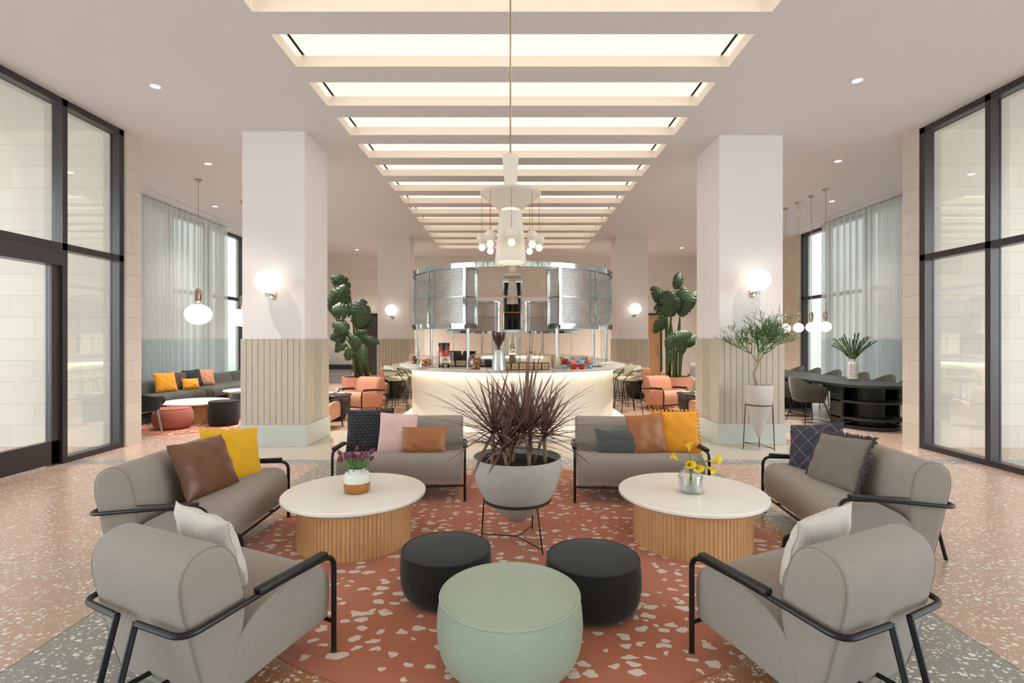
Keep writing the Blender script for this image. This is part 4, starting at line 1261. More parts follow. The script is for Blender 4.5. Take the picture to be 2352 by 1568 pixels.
t = thing('canister', 'red canister with a black lid and base behind the pale bun dome', 'canister', onbar(1020, 843.5))
MB().lathe([(0.088, 0.0), (0.088, 0.10)], 32).build('base', 'black_plastic', t)
MB().lathe([(0.083, 0.10), (0.083, 0.325)], 32).build('body', 'red_tin', t)
MB().lathe([(0.088, 0.325), (0.088, 0.37), (0.08, 0.38)], 32).build('lid', 'black_plastic', t)
mb = MB()
for k in range(10):
    a0 = R(-125 + k * 7); a1 = R(-125 + (k + 1) * 7); zt = 0.322; zb = 0.322 - 0.075 * math.sin((k + 0.5) / 10 * PI)
    mb.add([(0.0845 * math.cos(a0), 0.0845 * math.sin(a0), zb), (0.0845 * math.cos(a1), 0.0845 * math.sin(a1), zb), (0.0845 * math.cos(a1), 0.0845 * math.sin(a1), zt), (0.0845 * math.cos(a0), 0.0845 * math.sin(a0), zt)], [[0, 1, 2, 3]])
mb.build('dark_emblem', 'black_plastic', t, recalc=False)

def pos_screen(label, loc, yaw, tilt):
    t = thing('till_screen', label, 'till screen', loc, R(yaw), 'black till screens on the bar')
    mm = T(0, 0, 0.17) @ rx(R(tilt))
    mb = MB(); mb.box((0, 0, 0), (0.24, 0.02, 0.17), 0.006, 2, mm); mb.build('screen', 'black_plastic', t)
    mb = MB(); mb.tube([(0, 0.06, 0.012), (0, 0.03, 0.16)], 0.014, 8); mb.build('arm', 'black_plastic', t)
    mb = MB(); mb.box((0, 0.06, 0.008), (0.15, 0.13, 0.016), 0.004); mb.build('base', 'black_plastic', t)
pos_screen('black till screen tilted on its stand just right of the red canister', (-0.93, 8.33, ZB), 200, 30)
pos_screen('black till screen tilted on its stand beside the chrome post, second from the canister', (-0.70, 8.25, ZB), 150, 30)
t = thing('receipt_printer', 'black receipt printer on the inner edge of the bar left of the grinder', 'printer', (-0.42, 8.12, ZB))
MB().box((0, 0, 0.06), (0.2, 0.17, 0.12), 0.012, 2).build('body', 'black_plastic', t)
MB().box((0, -0.03, 0.123), (0.13, 0.04, 0.006), 0.001, 1).build('paper_slot', 'steel', t)

t = thing('coffee_grinder', 'coffee grinder with a tapered silver body and smoked conical bean hopper', 'coffee grinder', onbar(1145, 850) + Vector((0, 0.06, 0)))
MB().lathe([(0.100, 0.0), (0.098, 0.02), (0.078, 0.25), (0.066, 0.285), (0.03, 0.29)], 32).build('body', plain('grinder_silver', (206, 208, 206), 0.25, 0.4), t, ang=40)
MB().lathe([(0.026, 0.29), (0.026, 0.335)], 20).build('neck', 'black_plastic', t)
MB().lathe([(0.028, 0.335), (0.040, 0.365), (0.088, 0.44), (0.094, 0.50), (0.094, 0.515)], 32).build('hopper', 'hopper', t, ang=40)
MB().lathe([(0.100, 0.515), (0.100, 0.53), (0.0, 0.532)], 32).build('hopper_lid', 'black_plastic', t)

for k, px in enumerate((1165, 1183.2, 1200.4, 1218.2, 1235.5, 1252.6)):
    t = thing('card_box', 'kraft card box in the row of six on the bar, %s' % ('leftmost', 'second from the left', 'third from the left', 'third from the right', 'second from the right', 'rightmost')[k], 'box', onbar(px, 849.5) + Vector((0, 0.05, 0)), 0, 'kraft card boxes in a row on the bar')
    MB().box((0, 0, 0.052), (0.108, 0.09, 0.104), 0.002, 1).build('case', 'black_plastic', t)
    MB().box((0, -0.0455, 0.053), (0.086, 0.003, 0.082)).build('front_card', 'kraft', t)
    mb = MB(); mb.box((0, -0.048, 0.058), (0.016, 0.002, 0.016)); mb.box((0, -0.048, 0.04), (0.03, 0.002, 0.004)); mb.box((0, -0.048, 0.032), (0.022, 0.002, 0.003))
    mb.build('label_mark', 'leather_brown', t)

t = thing('paper_vase', 'tall pale paper-wrapped vase with a pink bloom behind the card boxes', 'vase', (0.27, 8.2, ZB))
MB().box((0, 0, 0.10), (0.085, 0.06, 0.20), 0.008, 2).build('vase_body', 'paper', t)
MB().ball((0.02, 0, 0.225), 0.032, 12, 8, sz=0.7).build('bloom', 'rose', t)
t = thing('candle_lantern', 'tall glass cylinder with a glowing candle box on the island inside the bar', 'lantern', (0.0, 10.05, 1.04))
MB().lathe([(0.155, 0.0), (0.155, 0.50), (0.150, 0.50), (0.150, 0.008), (0.0, 0.008)], 32, cap=False).build('glass_cylinder', 'glassware', t)
MB().box((0, 0, 0.085), (0.13, 0.13, 0.15), 0.01, 2).build('candle_box', 'kraft', t)
MB().box((0, 0, 0.171), (0.12, 0.12, 0.02), 0.006, 2).build('glow', 'flame', t)
MB().ball((0, 0, 0.30), 0.055, 16, 10).build('glass_bulb', 'chrome', t)
t = thing('cutlery_glass', 'glass holding wooden stirrers at the right of the card boxes', 'jar', onbar(1271, 848) + Vector((0, 0.04, 0)))
MB().lathe([(0.036, 0.0), (0.04, 0.14), (0.037, 0.14), (0.033, 0.006), (0.0, 0.006)], 20, cap=False).build('glass_jar', 'glassware', t)
mb = MB()
for k in range(6): mb.tube([(0.012 * math.cos(k), 0.012 * math.sin(k), 0.01), (0.026 * math.cos(k), 0.026 * math.sin(k), 0.20 + 0.01 * (k % 3))], 0.004, 5)
mb.build('stirrers', 'oak_dark', t)
t = thing('menu_card', 'white menu card standing in a small holder left of the coloured cups', 'menu card', onbar(1281, 846))
MB().box((0, 0, 0.085), (0.075, 0.004, 0.15)).build('card', 'paper', t)
MB().box((0, 0, 0.005), (0.08, 0.04, 0.01), 0.002, 1).build('holder', 'steel', t)

def cup_mesh(mat):
    t = thing('coffee_cup', 'x', 'cup', (0, 0, 0), 0, 'coloured cups stacked on the bar')
    MB().lathe([(0.0, 0.0), (0.035, 0.0), (0.06, 0.008), (0.064, 0.012), (0.058, 0.012), (0.03, 0.005), (0.0, 0.005)], 28, cap=False).build('saucer', mat, t)
    MB().lathe([(0.0, 0.006), (0.026, 0.006), (0.034, 0.014), (0.046, 0.04), (0.049, 0.07), (0.046, 0.07), (0.042, 0.04), (0.028, 0.014), (0.0, 0.012)], 28, cap=False).build('cup_body', mat, t, ang=60)
    MB().tube([(0.045, 0, 0.06), (0.062, 0, 0.062), (0.068, 0, 0.045), (0.058, 0, 0.028), (0.042, 0, 0.028)], 0.005, 8).build('handle', mat, t)
    return t
protos = {c: cup_mesh(m) for c, m in (('red', 'cup_red'), ('pale blue', 'cup_blue'), ('pink', 'cup_pink'))}
used = set()
cups = [(1299, 848, 0, 'pale blue', 'bottom layer at the left end of the stack'), (1318, 849, 0, 'red', 'bottom layer, second from the left'), (1336.5, 849, 0, 'red', 'bottom layer, third from the left'), (1355, 848, 0, 'pale blue', 'bottom layer at the right end of the stack'),
        (1297, 848, 1, 'red', 'top layer at the left end of the stack'), (1318, 849, 1, 'pink', 'top layer, above the second cup from the left'), (1336.5, 849, 1, 'pale blue', 'top layer, above the third cup from the left'), (1355, 848, 1, 'pink', 'top layer at the right end of the stack'),
        (1307, 843, 0, 'red', 'back row bottom, behind the left end'), (1307, 843, 1, 'pale blue', 'back row top, behind the left end'), (1325, 843, 0, 'pink', 'back row bottom, behind the middle'), (1325, 843, 1, 'pale blue', 'back row top, behind the middle')]
for px, yb, lay, colr, where in cups:
    p = onbar(px, yb) + Vector((0, 0.05, lay * 0.0725))
    lab = '%s glazed coffee cup and saucer, %s' % (colr, where)
    if colr not in used: used.add(colr); o = protos[colr]; o.location = p; o.rotation_euler = (0, 0, 0.4)
    else: o = dup(protos[colr], p, rnd.uniform(-0.6, 0.9))
    o['label'] = lab
t = thing('wooden_tray', 'small wooden tray of short copper jars behind the coloured cups', 'tray', onbar(1330, 836))
MB().box((0, 0, 0.012), (0.34, 0.16, 0.024), 0.005, 2).build('board', 'oak_dark', t)
MB().tube([(-0.15, 0, 0.024), (-0.15, 0, 0.13), (0.15, 0, 0.13), (0.15, 0, 0.024)], 0.006, 8).build('rail', 'copper', t)
j0 = None
for k in range(5):
    p = onbar(1330, 836) + Vector((-0.12 + 0.06 * k, 0, 0.025))
    if j0 is None:
        j0 = MB().lathe([(0.0, 0.0), (0.024, 0.0), (0.026, 0.07), (0.018, 0.085), (0.0, 0.09)], 16, cap=False).build('copper_jar', 'copper', loc=p)
        tag(j0, 'short copper-lidded jar on the wooden tray behind the cups', 'jar', 'copper jars on the wooden tray')
    else: c = j0.copy(); COL.objects.link(c); c.location = p
for k, (px, yb) in enumerate(((1300, 834), (1385, 838), (1394, 837))):
    o = MB().box((0, 0, 0.02), (0.17, 0.12, 0.04), 0.014, 3).build('folded_napkin', 'napkin', loc=onbar(px, yb))
    tag(o, ('folded white napkin on the bar behind the left-hand coloured cups', 'folded white napkin near the right end of the bar, left one of the pair', 'folded white napkin near the right end of the bar, right one of the pair')[k], 'napkin', 'folded white napkins on the bar')
g0 = None
for k in range(8):
    p = onbar(1362 + 5.0 * k, 834 + (k % 2) * 2.5)
    if g0 is None:
        g0 = MB().lathe([(0.028, 0.0), (0.034, 0.09), (0.031, 0.09), (0.025, 0.006), (0.0, 0.006), (0.0, 0.0)], 16, cap=False).build('water_glass', 'glassware', loc=p)
        tag(g0, 'short clear water glass near the right end of the bar', 'glass', 'water glasses at the right end of the bar')
    else: c = g0.copy(); COL.objects.link(c); c.location = p
o = MB().box((0, 0, 0.006), (0.16, 0.1, 0.012), 0.004, 2).build('check_folder', 'black_plastic', loc=onbar(1370, 842))
tag(o, 'black bill folder lying right of the stacked cups', 'folder')
# ------------------------------------------------------------------ bar stools
def stool_proto():
    t = thing('bar_stool', 'x', 'bar stool', (0, 0, 0), 0, 'sage bar stools along the bar')
    mb = MB(); mb.lathe([(0.0, 0.665), (0.19, 0.665), (0.215, 0.685), (0.215, 0.715), (0.19, 0.735), (0.0, 0.742)], 32, cap=False); mb.build('seat', 'stool_fabric', t, ang=60)
    mb = MB(); vs = []; n = 22
    prof = [(0.235, 0.77), (0.255, 0.78), (0.268, 0.86), (0.262, 0.945), (0.245, 0.965), (0.225, 0.95), (0.215, 0.86), (0.218, 0.785)]
    for k in range(n + 1):
        a = R(-5 - 170 * (1 - k / n)) ; a = R(5 + 170 * k / n)
        dz = -0.06 * abs(k / n * 2 - 1) ** 3
        for (r, z) in prof: vs.append((r * math.cos(a), r * math.sin(a), z + dz * (z - 0.77) / 0.19))
    q = len(prof)
    fs = [[k * q + j, (k + 1) * q + j, (k + 1) * q + (j + 1) % q, k * q + (j + 1) % q] for k in range(n) for j in range(q)] + [list(range(q)), [n * q + j for j in range(q)][::-1]]
    mb.add(vs, fs); mb.build('backrest', 'stool_fabric', t, ang=50)
    r = 0.0085
    for sx in (-1, 1):
        MB().tube([(sx * 0.17, -0.15, 0.67), (sx * 0.22, -0.22, 0.0)], r, 8).build('leg', 'black_metal', t)
        MB().tube([(sx * 0.17, 0.15, 0.67), (sx * 0.22, 0.23, 0.0)], r, 8).build('leg', 'black_metal', t)
        MB().tube(rounded([(sx * 0.20, -0.17, 0.66), (sx * 0.262, -0.02, 0.86), (sx * 0.26, 0.12, 0.88)], 0.05), r, 8).build('arm_frame', 'black_metal', t)
    P = [(0.278 * math.cos(R(a)), 0.278 * math.sin(R(a)), 0.88) for a in range(20, 161, 10)]
    MB().tube(P, r, 8).build('back_rail', 'black_metal', t)
    mb = MB(); z = 0.24; x, y = 0.204, 0.196
    mb.tube([(-x, -y, z), (x, -y, z), (x, 0.205, z), (-x, 0.205, z)], 0.0075, 6, closed=True); mb.build('footrest', 'black_metal', t)
    mb = MB(); z = 0.655; mb.tube([(-.17, -.15, z), (.17, -.15, z), (.17, .15, z), (-.17, .15, z)], 0.0075, 6, closed=True); mb.build('seat_frame', 'black_metal', t)
    return t
sp = stool_proto(); first = True
for s, nm in ((-1, 'left'), (1, 'right')):
    for k, y in enumerate((10.45, 11.15, 11.85, 12.55)):
        p = (s * 2.33, y, 0); a = R(90) if s < 0 else R(-90)
        # backs face away from the bar
        if first: o = sp; first = False; o.location = p; o.rotation_euler = (0, 0, a + R(8))
        else: o = dup(sp, p, a + R((8, 3, -4, 5)[k]))
        o['label'] = 'sage bar stool on black legs at the %s of the bar, %s' % (nm, ('nearest the viewer', 'second from the viewer', 'third from the viewer', 'farthest back')[k])

# ================================================================== DINING CORNERS
P = 'pink armchairs between the columns'
pk = lounge_seat('pink_armchair', 'pink armchair facing the viewer left of the bar, before the tall plant', 'armchair', 0.64, 'pink_fabric', (-3.22, 10.25, 0), -28, P, seam=False)
for x, y, a, lab in ((-3.25, 8.98, 172, 'pink armchair nearest the viewer behind the front left column, mostly hidden'),
                     (-3.10, 12.46, 78, 'pink armchair turned right beside the left plant, facing the black table'),
                     (-3.30, 13.68, 4, 'farthest pink armchair on the left, facing the viewer from beyond the black table'),
                     (3.33, 10.55, 24, 'pink armchair facing the viewer right of the bar, before the tall plant'),
                     (3.38, 9.15, -172, 'pink armchair nearest the viewer behind the front right column, mostly hidden'),
                     (3.24, 12.50, -80, 'pink armchair turned left beside the right plant, facing the black table'),
                     (3.44, 13.68, -4, 'farthest pink armchair on the right, facing the viewer from beyond the black table')):
    dup(pk, (x, y, 0), R(a), lab)
lounge_seat('grey_armchair', 'light grey armchair half hidden by the front right column, beyond the plant', 'armchair', 0.64, 'felt_grey', (4.70, 12.75, 0.0), -20, None, seam=False).scale = (1.1, 1.1, 1.22)
lounge_seat('green_armchair', 'grey-green armchair half hidden by the front left column, beyond the plant', 'armchair', 0.64, 'dark_green', (-4.75, 12.3, 0.0), 100, None, seam=False).scale = (1.1, 1.1, 1.22)
def side_table(label, loc, r, h, first=[None]):
    if first[0] is not None: return dup(first[0], loc, 0, label)
    t = thing('side_table', label, 'side table', loc, 0, 'black drum side tables')
    first[0] = t
    MB().lathe([(r * 0.45, 0.0), (r * 0.62, 0.02), (r * 0.9, 0.2), (r * 0.92, h - 0.02)], 40).build('drum', 'black_table', t)
    MB().lathe([(r - 0.004, h - 0.018), (r, h - 0.012), (r, h - 0.004), (r - 0.004, h)], 48).build('tabletop', 'black_table', t)
    return t
TB = [((-3.32, 9.62), 'black drum side table nearest the viewer on the left, by the column'), ((-3.02, 13.16), 'black drum side table farther back on the left, between pink armchairs'),
      ((3.46, 9.85), 'black drum side table nearest the viewer on the right, by the column'), ((3.16, 13.18), 'black drum side table farther back on the right, between pink armchairs')]
wg = None; nap = None
for i, ((x, y), lab) in enumerate(TB):
    side_table(lab, (x, y, 0), 0.33, 0.47)
    where = ('near left', 'far left', 'near right', 'far right')[i]
    for k in range(4):
        p = (x - 0.14 + 0.09 * k, y - 0.12 + 0.08 * (k % 2), 0.47)
        if wg is None:
            wg = thing('wine_glass', 'x', 'glass', p, 0, 'x')
            MB().lathe([(0.032, 0.0), (0.03, 0.003), (0.004, 0.006), (0.004, 0.06), (0.02, 0.075), (0.034, 0.10), (0.03, 0.14), (0.027, 0.14), (0.031, 0.10), (0.0, 0.07)], 18, cap=False).build('glass_bowl', 'glassware', wg, ang=60)
            o = wg
        else: o = dup(wg, p)
        o['label'] = 'small stemmed glass on the %s black side table' % where; o['group'] = 'stemmed glasses on the %s side table' % where
    for k in range(2):
        p = (x - 0.12 + 0.22 * k, y + 0.1, 0.47)
        if nap is None: nap = MB().box((0, 0, 0.012), (0.14, 0.06, 0.024), 0.01, 3).build('rolled_napkin', 'napkin', loc=p); o = nap
        else: o = nap.copy(); COL.objects.link(o); o.location = p
        tag(o, 'rolled white napkin on the %s black side table' % where, 'napkin', 'rolled napkins on the %s side table' % where)

# planters with tall banana plants
def banana_leaf(mb, base, tip, wd, facing, rn, arch=0.12, tear=0.5):
    b = Vector(base); t = Vector(tip); ax = (t - b); L = ax.length; ax.normalize()
    f = Vector(facing); f = (f - ax * f.dot(ax)).normalized(); sd = ax.cross(f).normalized()
    n = 26; notch = {rn.randrange(4, n - 3): rn.uniform(0.45, 0.85) for _ in range(int(7 * tear))}
    notch2 = {rn.randrange(4, n - 3): rn.uniform(0.45, 0.85) for _ in range(int(7 * tear))}
    for side in (-1, 1):
        nt = notch if side < 0 else notch2
        vs = []; fs = []
        for i in range(n + 1):
            s = i / n
            w = wd * (math.sin(PI * min(1, s * 0.93 + 0.05)) ** 0.62) * (1 - 0.25 * s)
            if i == n: w = 0.002
            if i in nt: w *= nt[i]
            c = b.lerp(t, s) + f * (arch * L * math.sin(PI * s) ) - Vector((0, 0, 1)) * (0.06 * L * s * s)
            lag = -ax * 0.0
            ripple = 0.010 * math.sin(i * 2.1 + side) 
            for q in (0.0, 0.35, 0.7, 1.0):
                drop = -f * (0.30 * w * q * q) + f * (0.05 * w * math.sin(q * 3))
                vs.append(c + sd * (side * w * q) + drop + f * ripple * q + ax * (0.10 * w * q))
        for i in range(n):
            for j in range(3):
                a = i * 4 + j
                fs.append([a, a + 4, a + 5, a + 1] if side > 0 else [a + 1, a + 5, a + 4, a])
        mb.add(vs, fs, 0)
    P_ = [b.lerp(t, k / 10) + f * (arch * L * math.sin(PI * k / 10) + 0.003) - Vector((0, 0, 1)) * (0.06 * L * (k / 10) ** 2) for k in range(11)]
    mb.tube(P_, [0.009 * (1 - k / 11) + 0.002 for k in range(11)], 6, mi=1)
def banana_plant(label, planter_label, c, r, h, dist, leaves, stems):
    pt = thing('tub_planter', planter_label, 'planter', (c[0], c[1], 0), 0, 'round pink wood planters')
    mb = MB(); mb.lathe([(r * 0.97, 0.0), (r * 0.97, 0.08), (r, 0.085), (r, h - 0.03), (r, h), (r - 0.03, h), (r - 0.03, h - 0.06), (0.0, h - 0.06)], 64, cap=False, rfun=lambda j: 1.0 if j % 4 else 0.985); mb.build('tub', 'terracotta_box', pt, ang=25)
    MB().lathe([(0.0, h - 0.045), (r - 0.032, h - 0.05), (r - 0.032, h - 0.06)], 32, cap=False).build('soil', 'soil', pt)
    t = thing('banana_plant', label, 'plant', (c[0], c[1], h - 0.05), 0, 'tall broad-leaved plants between the columns')
    O = Vector((c[0], c[1], h - 0.05)); rn = random.Random(int(dist * 10))
    for i, (bx, by, tx, ty, wpx, dd, fx) in enumerate(leaves):
        b = at(bx, by, dist + dd) - O; tp = at(tx, ty, dist + dd + rn.uniform(-.1, .1)) - O
        mb = MB(); banana_leaf(mb, b, tp, 1.2 * wpx * dist / 1190.0, (fx, -1.0, 0.35), rn)
        mb.build('leaf', ['leaf', 'leaf_stem'], t, recalc=False, ang=180)
        k = i % len(stems)
        sx, sy = stems[k]
        mb = MB(); foot = Vector((sx, sy, 0.0)); mid = Vector((foot.x * 0.6 + b.x * 0.4, foot.y * 0.6 + b.y * 0.4, b.z * 0.62))
        q = catmull([foot, mid, b], 7)
        mb.tube(q, [0.036 * (1 - 0.72 * j / (len(q) - 1)) for j in range(len(q))], 8); mb.build('leaf_stalk', 'leaf_stem', t)
    return t
L1 = [(802, 664, 762, 630, 17, 0.1, 0.2), (762, 720, 796, 650, 26, 0.0, 0.1), (808, 716, 760, 708, 21, -0.15, 0.3), (822, 752, 832, 682, 25, -0.2, -0.1), (800, 760, 765, 738, 17, -0.3, 0.2),
      (798, 760, 758, 775, 15, -0.2, 0.4), (806, 770, 826, 800, 13, -0.35, -0.2), (826, 770, 872, 786, 10, -0.1, -0.3), (822, 752, 862, 735, 11, 0.1, -0.2), (832, 790, 836, 832, 12, -0.3, 0.1), (796, 790, 768, 806, 9, -0.2, 0.3), (790, 770, 772, 800, 10, 0.2, 0.2), (812, 770, 845, 762, 15, 0.3, 0.1), (806, 800, 796, 826, 12, -0.3, 0.1)]
banana_plant('tall broad-leaved plant left of the bar, one large leaf upright at its right', 'round pink wood planter under the left tall plant, behind a pink armchair', (-3.36, 11.55), 0.42, 0.66, 11.3, L1, [(-.12, 0), (-.05, .08), (.02, -.04), (.1, .05), (.16, -.02)])
L2 = [(1552, 664, 1562, 622, 12, 0.2, 0.1), (1530, 705, 1496, 655, 19, 0.0, 0.3), (1540, 728, 1534, 662, 25, -0.2, 0.0), (1562, 720, 1570, 655, 19, 0.15, -0.2), (1562, 726, 1598, 664, 16, -0.1, -0.4), (1526, 708, 1504, 700, 18, 0.2, 0.4),
      (1530, 726, 1502, 762, 14, -0.1, 0.4), (1540, 780, 1590, 762, 13, -0.3, 0.0), (1545, 770, 1532, 800, 12, -0.35, 0.2), (1572, 796, 1602, 768, 12, 0.0, -0.2), (1560, 770, 1568, 812, 13, -0.3, -0.1), (1545, 800, 1540, 830, 9, -0.3, 0.3)]
banana_plant('tall broad-leaved plant right of the bar, leaves fanned to both sides', 'round pink wood planter under the right tall plant, behind a pink armchair', (3.62, 11.66), 0.42, 0.66, 11.5, L2, [(-.14, 0), (-.06, .08), (.0, -.06), (.08, .06), (.13, -.04)])
# ================================================================== LAMPS
def lamp(loc, w_, r=0.08, c=(1.0, 0.86, 0.70)):
    l = bpy.data.lights.new('bulb_lamp', 'POINT'); l.energy = w_; l.color = c; l.shadow_soft_size = r
    o = bpy.data.objects.new('bulb_lamp', l); COL.objects.link(o); o.location = loc
    return o
# wall globes on the columns
def sconce_proto():
    t = thing('wall_globe', 'x', 'wall lamp', (0, 0, 0), 0, 'lit globe lamps on the columns')
    MB().box((0, -0.012, -0.175), (0.065, 0.024, 0.09), 0.004, 2).build('wall_plate', 'nickel', t)
    mb = MB(); mb.tube([(0, -0.02, -0.165), (0, -0.20, -0.165)], 0.011, 10); mb.build('arm', 'nickel', t)
    MB().lathe([(0.028, -0.205), (0.028, -0.135)], 20, (0, -0.20, 0)).build('socket', 'chrome', t)
    MB().ball((0, -0.20, 0.0), 0.165, 36, 20, sz=0.93).build('globe', 'globe', t, ang=180)
    return t
sp = None
for (x, y, z, lab) in ((-3.33, 7.228, 2.275, 'lit white globe wall lamp on the near left column'), (3.40, 7.358, 2.315, 'lit white globe wall lamp on the near right column'),
                       (-3.335, 14.448, 2.29, 'lit white globe wall lamp on the distant left column'), (3.38, 14.448, 2.33, 'lit white globe wall lamp on the distant right column')):
    if sp is None: sp = sconce_proto(); o = sp; o.location = (x, y, z)
    else: o = dup(sp, (x, y, z))
    o['label'] = lab
# globe pendants
def pendant_proto(drop, r, sz, cap, group, label):
    """origin at the ceiling rose; drop = distance to the globe centre"""
    t = thing('globe_pendant', label, 'pendant lamp', (0, 0, 0), 0, group)
    MB().lathe([(0.0, 0.0), (0.062, 0.0), (0.060, -0.02), (0.02, -0.03), (0.018, -0.05), (0.006, -0.055)], 28, cap=False).build('ceiling_rose', 'nickel', t)
    mb = MB(); ztop = -drop + r * sz + 0.03
    mb.tube([(0, 0, -0.05), (0, 0, ztop + cap)], 0.0055, 8); mb.build('rod', 'nickel', t)
    rc = cap * 0.235
    MB().lathe([(0.008, ztop + cap + 0.012), (rc * 0.6, ztop + cap), (rc, ztop + cap * 0.86), (rc, ztop + cap * 0.2), (rc * 0.75, ztop + 0.01), (rc * 0.45, ztop - 0.005), (rc * 0.45, ztop - 0.035)], 28, cap=False).build('metal_cap', 'nickel', t, ang=50)
    MB().ball((0, 0, -drop), r, 36, 20, sz=sz).build('globe', 'globe', t, ang=180)
    return t
p = pendant_proto(CEIL - 1.945, 0.225, 0.83, 0.24, 'large globe pendants over the left lounge tables', 'large lit globe pendant on a long rod over the left lounge table')
p.location = (-5.70, 9.4, CEIL)
dup(p, (-5.68, 10.9, CEIL), None, 'large globe pendant almost hidden behind the near left column')
q = None
for k, (y, lab) in enumerate(((10.0, 'small globe pendant over the long table, rightmost of the four'), (10.48, 'small globe pendant over the long table, second from the right'), (10.95, 'small globe pendant over the long table, third from the right'), (11.46, 'small globe pendant over the long table, beside the near right column'))):
    if q is None:
        q = pendant_proto(CEIL - 1.735, 0.105, 0.95, 0.17, 'row of small globe pendants over the long dark table', lab); q.location = (6.045, y, CEIL)
    else: dup(q, (6.045, y, CEIL), None, lab)

# the big plaster chandelier over the rug
CX, CY = -0.015, 4.2
ch = thing('plaster_chandelier', 'off-white stepped plaster chandelier hung over the planter, its dish circled by small bulbs', 'chandelier', (CX, CY, CEIL))
def zc(z): return z - CEIL
MB().lathe([(0.0, 0.0), (0.05, 0.0), (0.05, -0.015), (0.006, -0.02)], 24, cap=False).build('ceiling_rose', 'steel', ch)
mb = MB(); mb.tube([(0, 0, -0.01), (0, 0, zc(2.97))], 0.006, 8); mb.build('rod', 'steel', ch)
mb = MB(); mb.tube([(-0.006, -0.012, -0.01), (-0.006, -0.012, zc(2.97))], 0.002, 6); mb.build('cable', 'oak_dark', ch)
MB().lathe([(0.0, zc(2.985)), (0.062, zc(2.985)), (0.067, zc(2.978)), (0.064, zc(2.94)), (0.045, zc(2.68)), (0.0, zc(2.68))], 40, cap=False).build('upper_cone', 'plaster_lamp', ch, ang=50)
dp = catmull([(0.0, 2.685, 0), (0.12, 2.682, 0), (0.238, 2.68, 0), (0.246, 2.672, 0), (0.238, 2.662, 0), (0.205, 2.635, 0), (0.15, 2.59, 0), (0.10, 2.553, 0), (0.07, 2.548, 0), (0.0, 2.548, 0)], 4)
MB().lathe([(max(0, p_.x), zc(p_.y)) for p_ in dp], 64, cap=False).build('dish', 'plaster_lamp', ch, ang=60)
mb = MB(); mb.tube([(0, 0, zc(2.55)), (0, 0, zc(2.50))], 0.012, 10); mb.build('neck', 'steel', ch)
MB().lathe([(0.0, zc(2.525)), (0.088, zc(2.525)), (0.092, zc(2.518)), (0.127, zc(2.118)), (0.121, zc(2.118)), (0.088, zc(2.51)), (0.0, zc(2.512))], 56, cap=False).build('shade', 'plaster_lamp', ch, ang=50)
MB().lathe([(0.0, zc(2.14)), (0.118, zc(2.14))], 40, cap=False).build('shade_diffuser', 'lamp_inner', ch)
lamp((CX, CY, 2.535), 1.5, 0.02); 
for k in range(8):
    a = R(45 * k + 2)
    x, y = 0.232 * math.sin(a), -0.232 * math.cos(a)
    mb = MB(); mb.tube([(x, y, zc(2.665)), (x, y, zc(2.345))], 0.0022, 6); b_ = mb.build('chain', 'copper', ch)
    MB().ball((x, y, zc(2.302)), 0.0455, 20, 12).build('plaster_ball', 'plaster_lamp', ch, ang=180)
    MB().ball((x, y, zc(2.238)), 0.0275, 16, 10).build('bulb', 'bulb', ch, ang=180)
c2 = thing('plaster_chandelier', 'smaller off-white plaster lamp with a flat disc hanging inside the bar ring', 'chandelier', (0.0, 9.3, CEIL))
mb = MB(); mb.tube([(0, 0, 0), (0, 0, zc(2.8))], 0.008, 8); mb.build('rod', 'steel', c2)
MB().ball((0, 0, zc(2.735)), 0.07, 24, 14).build('ball', 'plaster_lamp', c2, ang=180)
MB().lathe([(0.0, zc(2.66)), (0.158, zc(2.66)), (0.164, zc(2.653)), (0.164, zc(2.615)), (0.158, zc(2.605)), (0.0, zc(2.605))], 48, cap=False).build('disc', 'plaster_lamp', c2)
MB().lathe([(0.0, zc(2.61)), (0.035, zc(2.61)), (0.035, zc(2.55)), (0.068, zc(2.54)), (0.105, zc(2.125)), (0.098, zc(2.125)), (0.0, zc(2.14))], 40, cap=False).build('body', 'plaster_lamp', c2, ang=50)
MB().lathe([(0.0, zc(2.133)), (0.096, zc(2.133))], 32, cap=False).build('shade_diffuser', 'lamp_inner', c2)
for k in range(8):
    a = R(45 * k + 22)
    MB().ball((0.135 * math.sin(a), 0.135 * math.cos(a), zc(2.25)), 0.028, 14, 8, sz=0.8).build('knob', 'plaster_lamp', c2, ang=180)

# ================================================================== LEFT LOUNGE
bs = thing('banquette_sofa', 'long dark green sofa along the curtains on the left', 'sofa', (0, 0, 0))
SB = [(p_.x, p_.y) for p_ in catmull([(-7.22, 0.06, 0), (-7.24, 0.35, 0), (-7.22, 0.60, 0), (-7.14, 0.68, 0), (-7.04, 0.665, 0), (-6.98, 0.58, 0), (-6.94, 0.42, 0), (-6.94, 0.2, 0), (-6.96, 0.06, 0)], 4, True)]
SS = [(p_.x, p_.y) for p_ in catmull([(-7.0, 0.30, 0), (-7.0, 0.42, 0), (-6.9, 0.455, 0), (-6.6, 0.462, 0), (-6.40, 0.45, 0), (-6.33, 0.40, 0), (-6.33, 0.30, 0), (-6.38, 0.255, 0), (-6.7, 0.25, 0)], 4, True)]
swap = rz(PI / 2)
for (y0, y1) in ((8.55, 10.75), (10.76, 12.9), (12.91, 15.0)):
    for nm, prof in (('back_section', SB), ('seat_section', SS)):
        mb = MB(); mb.prism([(-x, z) for x, z in prof], y0, y1, 0.03, 3, rz(PI / 2)); mb.build(nm, 'dark_green', bs, ang=50)
mb = MB(); mb.box((-6.70, 11.8, 0.138), (0.6, 6.4, 0.246), 0.01, 1); mb.build('base', 'dark_green_b', bs)
cushion('yellow-orange square cushion at the left end of the dark green sofa', 0.40, 0.38, 0.13, 'orange_fabric', (-6.80, 10.15, 0.655), 62, 20, 0, seed=51)
